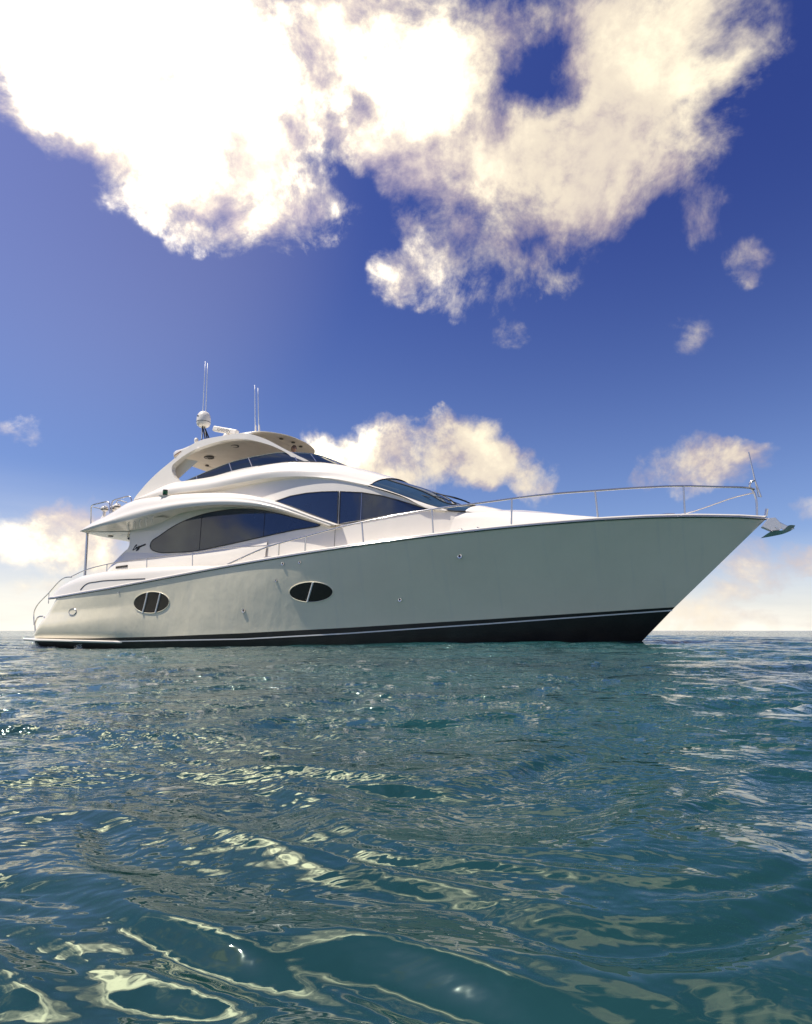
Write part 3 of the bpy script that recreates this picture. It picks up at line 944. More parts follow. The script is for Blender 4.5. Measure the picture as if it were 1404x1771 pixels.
pil_low = hermite([cre[-1], (13.68, 1.72, 4.10), (14.323, 1.60, 3.747), (14.75, 1.47, 3.66)], N)
pil_up = hermite([(12.591, 1.697, 4.566), (13.151, 1.66, 4.354), (13.781, 1.60, 4.094), (14.297, 1.53, 3.885), (14.85, 1.42, 3.70)], N)
cl = np.array(C['screen_cl'], float)
cl[:, 1] = 0
scl = hermite(cl, N)
scs = hermite(np.vstack([pil_up[:, :], [(15.3, 1.30, 3.66)]]), N)
sec_rows = []
for k in range(13):
    a = math.pi / 2 * k / 12
    # superellipse section between side (k=0) and centre (k=12)
    ft = math.cos(a)**0.75
    fh = math.sin(a)**1.15
    r = []
    for i in range(N):
        r.append((scs[i][0] + (scl[i][0] - scs[i][0]) * math.sin(a)**1.6, (scs[i][1] - 0.02) * ft, scs[i][2] + (scl[i][2] - scs[i][2]) * fh - 0.015))
    sec_rows.append(r)
cen = [(p[0], 0.0, p[2]) for p in rowsG[6]]
mid = section(rowsG[1:5], 12)
g_rows = [np.array(rowsG[0])] + mid + [np.array(rowsG[5]), np.array(rowsG[6]), np.array(cen)]
edge = np.array([sec_rows[k][0] for k in range(13)])
for q in range(2, len(g_rows)):
    kk = (q - 1) / (len(g_rows) - 2) * 12
    tg = np.array([np.interp(kk, range(13), edge[:, c]) for c in range(3)]) + np.array((0.03, 0.0, 0.022))
    if q == len(g_rows) - 1:
        tg[1] = 0.0
    for i in range(U):
        wgt = min(max((i / (U - 1) - 0.72) / 0.28, 0), 1)
        wgt = wgt * wgt * (3 - 2 * wgt)
        g_rows[q][i] = g_rows[q][i] + (tg - g_rows[q][-1]) * wgt if i < U - 1 else g_rows[q][i]
    g_rows[q][-1] = tg
loft('upper_house', g_rows, M['gel'], yacht, both=True, angle=40)

# windscreen pillar and windscreen
lowc = np.array([p for p in C['screen_low']], float)
pin = pil_low.copy()
pin[:, 1] = [Th(p[0], p[2]) - 0.03 for p in pin]
pin2 = pil_up.copy()
pin2[:, 1] -= 0.08
pin2[:, 2] -= 0.05
pm = (pil_low + pil_up) / 2
pm[:, 1] += 0.03
loft('windscreen_pillar', [pin, pil_low, pm, pil_up, pin2], M['gel'], yacht, both=True, angle=60)
wsn = loft('windscreen', sec_rows, M['screen'], yacht, both=True, angle=70)
for k in (6, 12):
    for sgn in ((1, -1) if k == 6 else (1,)):
        tube('windscreen_bar', [(p[0], p[1] * sgn, p[2] + 0.01) for p in sec_rows[k]], 0.02, M['rubber'], wsn, seg=6)
tube('windscreen_seal', [(p[0], p[1] + 0.012, p[2] + 0.008) for p in sec_rows[0]], 0.016, M['rubber'], wsn, both=True, seg=6)
endr = np.array([r[-1] for r in sec_rows])
loft('screen_cowl', [endr + np.array((-0.05, 0, -0.02)), endr + np.array((0.0, 0, 0.012)), endr + np.array((0.06, 0, 0.0)),
                     endr * np.array((1, .97, 1)) + np.array((0.5, 0, -0.12)), endr * np.array((1, .92, 1)) + np.array((0.9, 0, -0.30))], M['gel'], yacht, both=True, angle=50)

# wipers
for a, b in (((15.25, 0.9, 3.86), (13.75, 1.35, 4.30)), ((15.4, 0.2, 3.98), (14.3, 0.85, 4.34)), ((15.4, -0.5, 3.96), (14.5, 0.25, 4.36))):
    wp = tube('wiper', [a, ((a[0] + b[0]) / 2, (a[1] + b[1]) / 2, (a[2] + b[2]) / 2 + 0.07), b], 0.012, M['rubber'], yacht, seg=6, n=8)
    c_ = np.array(b)
    d_ = np.array((0.55, 0.05, -0.20))
    tube('wiper_blade', [tuple(c_ - d_ * .7 + (0, 0, .012)), tuple(c_ + d_ + (0, 0, .012))], 0.012, M['rubber'], wp, seg=6)

# foredeck trunk
tk = fit(C['trunk'], 4)
tkr = hermite([(13.8, 1.38, 3.70)] + [tuple(p) for p in tk], 60)
rowsT = [[], [], [], [], []]
for p in tkr:
    sh_ = at_s(sheer_c, p[0])[2]
    hgt = max(p[2] - sh_, 0.0)
    oo = 0.03 + 0.22 * min(max((p[0] - 14.6) / 2.4, 0), 1)
    rowsT[0].append((p[0], p[1] + (oo + .08) * min(1, hgt * 3) + 0.03, sh_ - 0.03))
    rowsT[1].append((p[0], p[1] + oo * min(1, hgt * 3) + 0.02, sh_ + hgt * .55))
    rowsT[2].append((p[0], p[1] + oo * .4 * min(1, hgt * 3), sh_ + hgt * .9))
    rowsT[3].append((p[0], p[1] * 0.8, p[2] + 0.03 * min(1, hgt * 1.6)))
    rowsT[4].append((p[0], 0.0, p[2] + 0.23 * min(1, hgt * 1.6)))
loft('foredeck_trunk', section(rowsT, 12), M['gel'], yacht, both=True, angle=60)

# --- main overhang: the big sweeping band
bu = hermite(C['band_upper'], 110)
bl = hermite(C['band_lower'], 110)
si = np.array(C['soffit_inner'], float)
K = 110
R0, R1, R2, R3, R4, R5, R6 = [], [], [], [], [], [], []
for i in range(K):
    a, b = bu[i], bl[i]
    s = b[0]
    if s > si[0][0]:
        hi = float(np.interp(s, si[:, 0], si[:, 2]))
        hi = min(hi, b[2] + 0.02)
    else:
        hi = 3.685
    ti = Th(s, hi) - 0.01 if s > 3.93 else 2.62 - (s - 2.3) * 0.3
    R0.append((s, ti, hi))
    R1.append((s, (ti + b[1]) / 2, hi + (b[2] - hi) * 0.55 + 0.0))
    R2.append(tuple(b))
    w_ = min(1.0, (a[2] - b[2]) / 0.4)
    R3.append(((a[0] + b[0]) / 2, (a[1] + b[1]) / 2 + 0.075 * w_, b[2] + (a[2] - b[2]) * .42))
    R4.append((a[0], a[1] + 0.0, a[2] - 0.01))
    R5.append((a[0], a[1] - 0.10, a[2] + 0.005))
    R6.append((a[0], min(Th(a[0], a[2]) - 0.01, a[1] - 0.15), a[2] - 0.03))
outer = section([R2, [((p[0] * 3 + q[0]) / 4, p[1] + 0.03, (p[2] * 3 + q[2]) / 4) for p, q in zip(R2, R4)], R3,
                 [((p[0] + 3 * q[0]) / 4, (p[1] + 3 * q[1]) / 4 + 0.05, (p[2] + 3 * q[2]) / 4) for p, q in zip(R2, R4)], R4], 14)
loft('overhang_band', outer + [np.array(R5), np.array(R6)], M['gel'], yacht, both=True, angle=50)
loft('soffit', [R0, R1, R2], M['gel'], yacht, both=True, angle=50)
# aft overhang of the boat deck: rounded rim across the stern, ceiling and deck
rim_t = np.linspace(1, 0, 14)
aft = []
for f in rim_t:
    t_ = 2.62 * f
    bow_ = 0.30 * (1 - f**4)
    aft.append((t_, bow_))
rim_lo = [(2.40 - b_, t_, 3.693) for t_, b_ in aft]
rim_mid = [(2.27 - b_, t_ * .98, 3.72) for t_, b_ in aft]
rim_up = [(2.30 - b_, t_ * .955, 3.80) for t_, b_ in aft]
rim_in = [(2.75 - b_, t_ * .93, 3.92) for t_, b_ in aft]
loft('deck_rim', section([rim_lo, rim_mid, rim_up, rim_in], 8), M['gel'], yacht, both=True, angle=60)
ceil = []
for k, s in enumerate(np.linspace(0, 1, 12)):
    r = []
    for (t_, b_) in aft:
        s0 = 2.40 - b_
        s1 = 6.0
        ss = s0 + (s1 - s0) * s
        lim = 2.1 if ss > 3.9 else 2.62 - (ss - 2.3) * 0.3
        r.append((ss, min(t_, lim + 0.02) if s > 0 else t_, 3.693 - 0.02 * math.sin(min(1, s * 3) * math.pi / 2)))
    ceil.append(r)
loft('ceiling', ceil, M['gel'], yacht, both=True)
up_ = []
for s in np.linspace(0, 1, 10):
    up_.append([(2.75 - b_ + (5.6 - 2.75 + b_) * s, min(t_ * .93, 2.4), 3.92 + 0.1 * s) for (t_, b_) in aft])
loft('boat_deck', up_, M['gel'], yacht, both=True)
# aft bulkhead of the salon with dark doors
mesh('salon_bulkhead', [P(p) for p in ((4.2, 2.1, 1.8), (4.2, -2.1, 1.8), (4.2, -2.1, 3.9), (4.2, 2.1, 3.9))], [(0, 1, 2, 3)], M['gel'], yacht, False)
mesh('salon_door', [P(p) for p in ((4.17, 1.2, 1.85), (4.17, -1.2, 1.85), (4.17, -1.2, 3.55), (4.17, 1.2, 3.55))], [(0, 1, 2, 3)], M['glass'], yacht, False)
# aft end wall of the upper house
loft('aft_wall', [[(4.1, 2.2, 3.9), (4.1, 0, 3.9)], [(4.2, 2.0, 4.80), (4.2, 0, 4.80)]], M['gel'], yacht, both=True)
# louvres under the band
for p in C['louvres']:
    s, t, h = p
    pts = [(s - 0.09, 2.30, h - 0.10), (s - 0.05, 2.38, h - 0.02), (s + 0.03, 2.46, h + 0.05), (s + 0.12, 2.52, h + 0.09)]
    tube('louvre', pts, 0.028, M['gel'], yacht, seg=8, n=8)
# ceiling lamps and domed camera under the overhang
for s, t in ((2.6, 1.7), (3.0, 1.2), (3.5, 0.2)):
    lathe('ceiling_lamp', [(0.0, 0.0), (0.09, 0.0), (0.09, -0.012), (0.0, -0.014)], M['grille'], yacht, (s, t, 3.672))
dm = lathe('camera_housing', [(0.001, 0.0), (0.085, 0.0), (0.085, -0.09), (0.082, -0.10)], M['gel'], yacht, (3.42, 1.62, 3.675))
lathe('camera_dome', [(0.08, -0.101), (0.078, -0.125), (0.06, -0.155), (0.03, -0.172), (0.001, -0.176)], M['glass'], dm, (3.42, 1.62, 3.675))

# --- flybridge: side frame with the eye-shaped opening, hardtop, glass
Tf = lambda s, h: float(np.interp(s, [0, 8.3, 10.6], [1.9, 1.88, 1.56])) - 0.10 * (h - 5.4)
fr_out = hermite(C['fly_frame'], 110, closed=True)
fo = hermite(C['fly_open'], 80, closed=True)
ff = sheet('flybridge_arch', [(p[0], p[2]) for p in fr_out], Tf, M['gel'], yacht, holes=[[(p[0], p[2]) for p in fo]], off=0.03, thick=0.17, step=0.10, both=True, angle=50, true_normals=False)
for fo_ in [o for o in yacht.children if o.name.startswith('flybridge_arch')]:
    bv = fo_.modifiers.new('round', 'BEVEL')
    bv.width = 0.05
    bv.segments = 4
    bv.limit_method = 'ANGLE'
    bv.angle_limit = math.radians(50)
# aft fairing that closes the leg inboard
leg = [(3.83, 4.78), (4.19, 5.24), (4.71, 5.70), (5.25, 6.07), (5.45, 6.20)]
loft('arch_fairing', [[(s, Tf(s, h) - 0.0, h - 0.01) for s, h in leg], [(s + .12, 1.55, h - 0.02) for s, h in leg],
                      [(s + .55, 1.45, h - 0.12) for s, h in leg]], M['gel'], yacht, both=True)
# hardtop: plan outline from aft to the rounded nose, top and underside
ht = [(4.75, 0.0, 6.32, 6.62), (4.75, 0.75, 6.33, 6.60), (4.80, 1.2, 6.34, 6.56), (5.0, 1.55, 6.36, 6.52), (5.55, 1.75, 6.38, 6.50), (6.2, 1.78, 6.46, 6.63), (7.2, 1.77, 6.55, 6.73), (8.0, 1.74, 6.60, 6.74),
      (8.54, 1.53, 6.755, 6.80), (8.81, 1.33, 6.76, 6.80), (8.97, 1.14, 6.765, 6.80), (9.13, .88, 6.77, 6.8), (9.24, .5, 6.77, 6.8), (9.30, 0, 6.77, 6.8)]
hb_ = hermite([(a, b, c) for a, b, c, d in ht], 60)
htp = hermite([(a, b, d) for a, b, c, d in ht], 60)


def top_rows(edge, crown, cx0=6.8):
    out = []
    for k in np.linspace(0, 1, 10):
        r = []
        for p in edge:
            cx = min(max(p[0], 5.2), 8.5)
            lift = crown * (1 - (1 - k)**2)
            r.append((p[0] + (cx - p[0]) * k, p[1] * (1 - k), p[2] + lift))
        out.append(r)
    return out


inset = [(p[0] + (0.02 if p[0] < 6 else -0.02 if p[0] > 8.5 else 0), p[1] * 0.985, q[2]) for p, q in zip(htp, htp)]
loft('hardtop', [hb_, [((p[0] + q[0]) / 2, (p[1] + q[1]) / 2 + .02, (p[2] + q[2]) / 2) for p, q in zip(hb_, htp)]] + [np.array(inset)] + [np.array(r) for r in top_rows(inset, 0.13)[1:]],
     M['gel'], yacht, both=True, angle=60)
hl = loft('headliner', [np.array(r) for r in top_rows(hb_, 0.03)], M['beige'], yacht, both=True, angle=60)


def under_h(s, t):
    e = np.array(hb_)
    j = np.argmin(np.abs(e[:, 0] - s) + (e[:, 1] < 0.5) * 0.0 + np.abs(e[:, 1] - abs(t)) * .2)
    return float(e[j, 2])


for s, t, r_ in ((5.83, 0.75, 0.17), (7.25, 1.15, 0.14), (5.2, 0.1, 0.06), (5.0, 1.2, .04)):
    h = float(np.interp(s, [5, 6.2, 7.2, 8], [6.34, 6.45, 6.54, 6.6])) + 0.012
    lathe('ceiling_speaker', [(0.0, 0.0), (r_ * .8, -0.004), (r_ * .82, -0.02), (r_, -0.02), (r_ * 1.05, 0.0), (r_, 0.01)], M['grille'], hl, (s, t, h))
for s, t in ((8.78, 0.69), (8.94, 0.21), (8.93, -0.28)):
    h = float(np.interp(s, [8.5, 9.5], [6.785, 6.785])) - .0
    lathe('ceiling_lamp', [(0.0, 0.0), (0.06, 0.0), (0.07, -0.02), (0.05, -0.028), (0.0, -0.02)], M['grille'], hl, (s, t, h - 0.015))
loft('sunroof_panel', [[(6.0, 1.50, 6.47), (7.3, 1.50, 6.575), (8.0, 1.25, 6.64), (8.15, .9, 6.66)], [(6.1, 1.45, 6.44), (7.3, 1.45, 6.545), (7.9, 1.2, 6.60), (8.0, .9, 6.62)],
                       [(6.1, 0.7, 6.44), (7.0, 0.7, 6.53), (7.7, 0.7, 6.60), (8.0, .7, 6.62)]], M['beige'], hl)
# flybridge glass wrapping round the front
gl_lo = hermite(C['fly_glass_low'] + [(11.55, 0.5, 5.44), (11.62, 0.0, 5.45)], 70)
gl_hi = hermite(C['fly_glass_top'] + [(11.30, 0.35, 5.56), (11.33, 0.0, 5.57)], 70)
fg = loft('flybridge_screen', section([gl_lo, (gl_lo + gl_hi) / 2 + np.array((0, 0.02, 0)), gl_hi], 6), M['flyglass'], yacht, both=True, angle=60)
tube('screen_trim', [tuple(p) for p in gl_hi], 0.020, M['steel'], fg, both=True, seg=6)
tube('screen_seal', [(p[0], p[1] + .01, p[2]) for p in gl_lo], 0.018, M['rubber'], fg, both=True, seg=6)
for j in (6, 20, 28, 44, 50, 57, 63):
    a, b = gl_lo[j], gl_hi[j]
    tube('screen_post', [(a[0], a[1] + .012, a[2]), (b[0], b[1] + .012, b[2])], 0.018, M['steel'], fg, both=True, seg=6)

# --- things on the hardtop
def stick(name, key, r0, r1, m, parent, lo=None):
    a, b = C[key]
    pts = [(b[0], b[1], (lo if lo is not None else b[2])), a]
    v, f = tube_data([[P(p) for p in hermite(pts, 8)]], list(np.linspace(r0, r1, 8)), 8)
    return mesh(name, v, f, m, parent)


for k in ('ant_a', 'ant_b', 'ant_c', 'ant_d'):
    lo = 6.62 if k in ('ant_a', 'ant_b') else 6.8
    an = stick('whip_antenna', k, 0.017, 0.009, M['white'], yacht, lo)
    b = C[k][1]
    lathe('antenna_base', [(0.03, -0.1), (0.03, 0.12), (0.02, 0.22), (0.018, 0.25)], M['rubber'] if k in ('ant_a', 'ant_b') else M['gel'], an, (b[0], b[1], lo + .1))
dome = lathe('satellite_dome', [(0.001, 0.0), (0.14, 0.0), (0.205, 0.05), (0.232, 0.11), (0.238, 0.20), (0.234, 0.34), (0.212, 0.43), (0.165, 0.51), (0.09, 0.555), (0.001, 0.57)], M['gel'], yacht, (5.88, 1.2, 7.40), 32)
lathe('dome_band', [(0.234, 0.155), (0.2405, 0.157), (0.2405, 0.172), (0.234, 0.174)], M['rubber'], dome, (5.88, 1.2, 7.40), 32)
box('dome_plate', (5.80, 1.410, 7.72), (5.85, 1.442, 7.76), M['rubber'], dome)
for a, b in (((5.85, 1.2, 7.42), (5.78, 1.1, 6.62)), ((5.92, 1.2, 7.42), (6.30, 1.15, 6.66)), ((5.9, 1.25, 7.42), (6.18, 1.3, 6.64)), ((5.86, 1.1, 7.42), (5.95, .9, 6.7))):
    tube('dome_leg', [a, b], 0.022, M['rubber'], dome, seg=8)
rd = box('radar_scanner', (6.32, 1.10, 7.04), (7.38, 1.27, 7.23), M['gel'], yacht, 0.045)
rd.data.transform(Matrix.Translation(Vector((6.86, -1.18, 7.12))) @ Matrix.Rotation(math.radians(16), 4, 'Y') @ Matrix.Translation(Vector((-6.86, 1.18, -7.12))))
lathe('radar_pedestal', [(0.13, -0.40), (0.13, -0.15), (0.09, -0.08), (0.06, 0.0)], M['gel'], rd, (6.9, 1.18, 7.08))
hr = lathe('masthead_lamp', [(0.03, -0.3), (0.03, 0.0), (0.06, 0.01), (0.07, 0.05), (0.07, 0.13), (0.05, 0.16), (0.001, 0.165)], M['gel'], yacht, (5.62, 1.2, 6.86))
tube('cable', [(6.3, 1.2, 6.70), (5.9, 1.35, 6.66), (5.55, 1.70, 6.46), (5.35, 1.87, 6.24)], 0.014, M['cable'], yacht, n=16, seg=6)


def text(name, body, size, loc, xdir, ydir, m, parent, shear=0.0, ext=0.003):
    cu = bpy.data.curves.new(name, 'FONT')
    cu.body = body
    cu.size = size
    cu.shear = shear
    cu.extrude = ext
    cu.align_x = 'CENTER'
    cu.align_y = 'CENTER'
    to = bpy.data.objects.new(name, cu)
    col.objects.link(to)
    bpy.context.view_layer.update()
    me = bpy.data.meshes.new_from_object(to.evaluated_get(bpy.context.evaluated_depsgraph_get()))
    bpy.data.objects.remove(to)
    X = Vector(P(xdir)).normalized()
    Y = Vector(P(ydir)).normalized()
    Z = X.cross(Y).normalized()
    Y = Z.cross(X)
    mt = Matrix((X, Y, Z)).transposed().to_4x4()
    mt.translation = Vector(P(loc))
    me.transform(mt)
    me.materials.clear()
    me.materials.append(m)
    o = bpy.data.objects.new(name, me)
    col.objects.link(o)
    o.parent = parent
    return o


ca = math.radians(16)
text('lettering', 'GARMIN', 0.15, (6.84, 1.268, 7.13), (math.cos(ca), 0, -math.sin(ca)), (math.sin(ca), 0, math.cos(ca)), M['rubber'], rd)

# script lettering on the quarter, as pen strokes
LG = [[(0.10, 0.62), (0.26, 0.78), (0.22, 0.95), (0.10, 0.80), (0.05, 0.35), (0.0, 0.12), (0.12, 0.10), (0.26, 0.20), (0.36, 0.42)],
      [(0.46, 0.46), (0.38, 0.46), (0.32, 0.28), (0.37, 0.18), (0.46, 0.30), (0.49, 0.46), (0.47, 0.22), (0.53, 0.20), (0.58, 0.34)],
      [(0.56, 0.44), (0.68, 0.45), (0.60, 0.26), (0.68, 0.18), (0.66, -0.10), (0.56, -0.26), (0.54, -0.12), (0.68, 0.12), (0.74, 0.30)],
      [(0.72, 0.44), (0.84, 0.45), (0.76, 0.26), (0.84, 0.18), (0.82, -0.10), (0.72, -0.26), (0.70, -0.12), (0.84, 0.12), (0.90, 0.30)],
      [(1.02, 0.46), (0.94, 0.44), (0.90, 0.28), (0.96, 0.20), (1.03, 0.30), (1.06, 0.46), (1.04, 0.24), (1.10, 0.24), (1.14, 0.44), (1.22, 0.47), (1.18, 0.30), (1.22, 0.24), (1.30, 0.36)],
      [(1.42, 0.50), (1.34, 0.48), (1.30, 0.32), (1.36, 0.24), (1.43, 0.34), (1.46, 0.52), (1.44, 0.28), (1.54, 0.32)]]
paths = []
for st in LG:
    pts = []
    for q in hermite([(a, b, 0) for a, b in st], 26):
        s = 4.20 + (q[0] + q[1] * 0.22) * 0.33
        h = 3.015 + q[1] * 0.20 + q[0] * 0.075
        pts.append(P((s, Th(s, h) + 0.006, h)))
    paths.append(pts)
v, f = tube_data(paths, 0.011, 5)
mesh('script_lettering', v, f, M['rubber'], yacht)

# starboard light
nb = mesh('light_bracket', [P(p) for p in ((5.50, 2.56, 4.70), (5.95, 2.38, 4.70), (5.95, 2.30, 4.70), (5.55, 2.30, 4.70), (5.52, 2.53, 4.66), (5.62, 2.42, 4.58), (5.72, 2.34, 4.60), (5.6, 2.3, 4.6))],
          [(0, 1, 2, 3), (4, 5, 6, 7), (0, 4, 7, 3), (0, 1, 5, 4), (1, 2, 6, 5), (2, 3, 7, 6)], M['gel'], yacht, False)
nl = lathe('starboard_light', [(0.001, 0.0), (0.075, 0.0), (0.075, 0.03), (0.07, 0.03), (0.07, 0.15), (0.075, 0.15), (0.075, 0.18), (0.001, 0.19)], M['rubber'], nb, (5.66, 2.44, 4.70))
lathe('green_lens', [(0.072, 0.035), (0.076, 0.04), (0.076, 0.145), (0.072, 0.148)], M['green'], nl, (5.66, 2.44, 4.70))

# --- hull openings
hb_tab = [side_line(w) for w in np.linspace(0, 1, 21)]


def Thull(s, h):
    """hull surface half width at (s, h) above the black band"""
    ph = [(float(np.interp(s, r[:, 0], r[:, 2])), float(np.interp(s, r[:, 0], r[:, 1]))) for r in hb_tab]
    a = np.array(ph)
    return float(np.interp(h, a[:, 0], a[:, 1]))


def porthole(ctr, a, b, bars, tilt=0.0):
    pts = [(ctr[0] + a * math.cos(k) + tilt * math.sin(k), ctr[1] + b * math.sin(k)) for k in np.linspace(0, 2 * math.pi, 60, endpoint=False)]
    g_ = sheet('porthole', pts, Thull, M['grille2'], yacht, off=0.008, thick=0.006, step=0.2)
    tube('porthole_rim', [(x, Thull(x, y) + 0.006, y) for x, y in pts], 0.012, M['hull'], g_, closed=True, seg=8)
    for (x0, y0), (x1, y1) in bars:
        tube('porthole_bar', [(x0 + (x1 - x0) * k, Thull(x0 + (x1 - x0) * k, y0 + (y1 - y0) * k) + 0.012, y0 + (y1 - y0) * k) for k in np.linspace(0, 1, 6)], 0.024, M['white'], g_, seg=8)
    return g_


M['grille2'] = mat('brown_black_pane', (0.022, 0.018, 0.013), 0.25)
pa = C['porthole_aft']
pbars = C['porthole_bars']
porthole((pa[0][0], pa[0][2]), (pa[2][0] - pa[1][0]) / 2, (pa[3][2] - pa[4][2]) / 2,
         [((pbars[0][0], pbars[0][2]), (pbars[1][0], pbars[1][2])), ((pbars[2][0], pbars[2][2]), (pbars[3][0], pbars[3][2]))], 0.02)
pm_ = C['porthole_mid']
pb2 = C['porthole_bar_mid']
porthole((pm_[0][0], pm_[0][2]), (pm_[2][0] - pm_[1][0]) / 2, (pm_[3][2] - pm_[4][2]) / 2, [((pb2[0][0], pb2[0][2]), (pb2[1][0], pb2[1][2]))], 0.02)
vo = C['vent_oval']
pts = [(vo[0][0] + 0.17 * math.cos(k), vo[0][2] + 0.10 * math.sin(k)) for k in np.linspace(0, 2 * math.pi, 32, endpoint=False)]
vv = sheet('quarter_cover', pts, Thull, M['hull'], yacht, off=0.012, thick=0.01, step=0.2)
tube('cover_rim', [(x, Thull(x, y) + 0.012, y) for x, y in pts], 0.014, M['steel'], vv, closed=True, seg=6)
for i, p in enumerate(C['fittings']):
    r_ = (0.06, 0.035, 0.045, 0.04, 0.05, 0.06, 0.025)[i]
    t_ = Thull(p[0], p[2])
    th_ = lathe('hull_fitting', [(r_ * .55, -0.02), (r_ * .55, 0.012), (r_, 0.014), (r_, 0.0), (r_ * 1.02, -0.01)], M['steel'], yacht, (p[0], t_ + 0.004, p[2]), 16, 'Y')
    lathe('fitting_hole', [(0.001, 0.0), (r_ * .6, 0.0), (r_ * .6, 0.006), (0.001, 0.006)], M['rubber'], th_, (p[0], t_ + 0.010, p[2]), 16, 'Y')

# --- rails
rl = hermite(C['rail'] + [(22.42, 0.0, 3.92)], 120)
br = tube('bow_rail', [tuple(p) for p in rl], 0.025, M['steel'], yacht)
st_x = [(9.95, None), (11.1, None), (12.9, None), (14.7, None), (16.75, None), (18.72, None), (20.72, None)]
stc = C['stancs']
for k in range(0, len(stc), 2):
    top, bot = stc[k], stc[k + 1]
    for sg in (1,):
        hb2 = at_s(sheer_c, bot[0])[2] + 0.03
        tp = rl[np.argmin(np.abs(rl[:, 0] - top[0]))]
        so_ = tube('stanchion', [(bot[0], sg * (beam(bot[0]) - 0.07), hb2), (tp[0], sg * tp[1], tp[2])], 0.023, M['steel'], br, seg=8)
# low grab rail on the foredeck and the pulpit
pl = tube('pulpit', [(22.41, 0, 3.16), (22.40, 0, 3.86), (22.33, 0, 4.02), (22.36, 0, 4.10), (22.46, 0, 4.15)], 0.026, M['steel'], yacht, n=20)
tube('jack_staff', [(22.40, 0.0, 4.89), (22.46, 0.0, 4.15), (22.55, 0.0, 3.70)], [0.014, 0.018, 0.018], M['steel'], pl, seg=8)
tube('staff_socket', [(22.46, 0.0, 4.12), (22.49, 0.0, 3.72), (22.55, 0.0, 3.71)], 0.012, M['steel'], pl, seg=8)
pr = hermite([(22.42, 0.0, 3.83)] + list(C['port_rail'])[1:] + [(17.5, -beam(17.5) + .08, 3.25), (15.0, -beam(15) + .08, 3.12), (10.0, -beam(10) + .08, 2.75)], 60)
prl = tube('bow_rail', [tuple(p) for p in pr], 0.018, M['steel'], yacht)
for s_ in (20.72, 18.7, 16.7, 14.7, 12.9):
    q_ = pr[np.argmin(np.abs(pr[:, 0] - s_))]
    tube('stanchion', [(q_[0], q_[1], at_s(sheer_c, s_)[2]), tuple(q_)], 0.014, M['steel'], prl)
# aft rails
ra = tube('aft_rail', [tuple(p) for p in hermite(C['rail_aft'], 60)], 0.017, M['steel'], yacht, both=True)
sa = C['stancs_aft']
for k in range(0, 6, 2):
    tube('stanchion', [(sa[k][0], sa[k][1], sa[k][2]), (sa[k + 1][0], sa[k + 1][1], sa[k + 1][2] - 0.05)], 0.015, M['steel'], ra, both=True)
ir = hermite([(8.55, 2.60, 2.34), (9.1, 2.6, 2.58), (9.6, 2.57, 2.75), (9.95, 2.55, 2.837)], 14)
sr = tube('stair_rail', [tuple(p) for p in hermite(C['rail_stair'], 30)], 0.018, M['steel'], yacht, both=True)
tube('stanchion', [(0.69, 2.3, 1.72), (0.72, 2.3, 1.36)], 0.015, M['steel'], sr, both=True)
tube('platform_hoop', [(-0.02 + .2, 2.2, 0.2), (-0.12 + .2, 2.2, 0.80), (-0.05 + .2, 2.2, 0.90), (0.1 + .2, 2.2, 0.93), (0.32 + .15, 2.2, 0.90), (0.42 + .1, 2.2, 0.80)], 0.024, M['steel'], yacht, n=24, both=True)
po_ = C['post']
tube('deck_post', [po_[0], (po_[1][0], po_[1][1], 2.2)], 0.042, M['steel'], yacht, both=True, seg=12)
for k in ('fly_rail_a', 'fly_rail_b'):
    q = C[k]
    r_ = tube('boat_deck_rail', [tuple(p) for p in q], 0.022, M['steel'], yacht)
    tube('rail_end', [tuple(p) for p in hermite(C[k + '2'], 10)], 0.018, M['steel'], r_)
# covered lamps on the boat deck
for k, hh in (('deck_lamp_a', 0.30), ('deck_lamp_b', 0.30), ('deck_lamp_c', 0.28)):
    a = C[k][0]
    h0 = a[2] - hh - 0.15
    dl = lathe('searchlight', [(0.001, -0.10), (0.07, -0.09), (0.115, -0.03), (0.12, 0.03), (0.09, 0.08), (0.04, 0.105), (0.001, 0.11)], M['gel'], yacht, a, 20)
    lathe('lamp_band', [(0.112, -0.045), (0.124, -0.04), (0.124, -0.015), (0.118, -0.01)], M['rubber'], dl, a, 20)
    lathe('lamp_stand', [(0.10, -0.50), (0.09, -0.32), (0.05, -0.24), (0.045, -0.09)], M['gel'], dl, a, 16)

# cleats, fairleads, drain slot
for p in ((9.45, 2.55, 2.36), (20.35, 0.72, 3.22), (9.9, 2.62, 2.41)):
    ck = tube('cleat', [(p[0] - 0.17, p[1], p[2] + 0.075), (p[0], p[1], p[2] + 0.085), (p[0] + 0.17, p[1], p[2] + 0.075)], 0.018, M['steel'], yacht)
    for d_ in (-0.06, 0.06):
        tube('cleat_foot', [(p[0] + d_, p[1], p[2]), (p[0] + d_, p[1], p[2] + 0.08)], 0.015, M['steel'], ck)
for p in C['fairlead']:
    lathe('fairlead', [(0.09, 0.0), (0.085, 0.04), (0.05, 0.075), (0.001, 0.085)], M['steel'], yacht, (p[0], beam(p[0]) - 0.12, at_s(sheer_c, p[0])[2] + 0.03), 16)
sheet('side_vent', [(3.76, 2.44), (4.24, 2.47), (4.24, 2.53), (3.76, 2.50)], lambda s, h: Th(s, 2.3) + 0.135, M['grille'], yacht, thick=0.04, step=0.2)
box('stern_socket', (1.38, 2.50, 1.55), (1.50, 2.545, 1.68), M['rubber'], yacht, 0.01)
box('door_latch', (13.62 - 1.0, 0, 0), (12.68, 0.02, 0.1), M['steel'], yacht) if False else None

# --- anchor in its bow roller


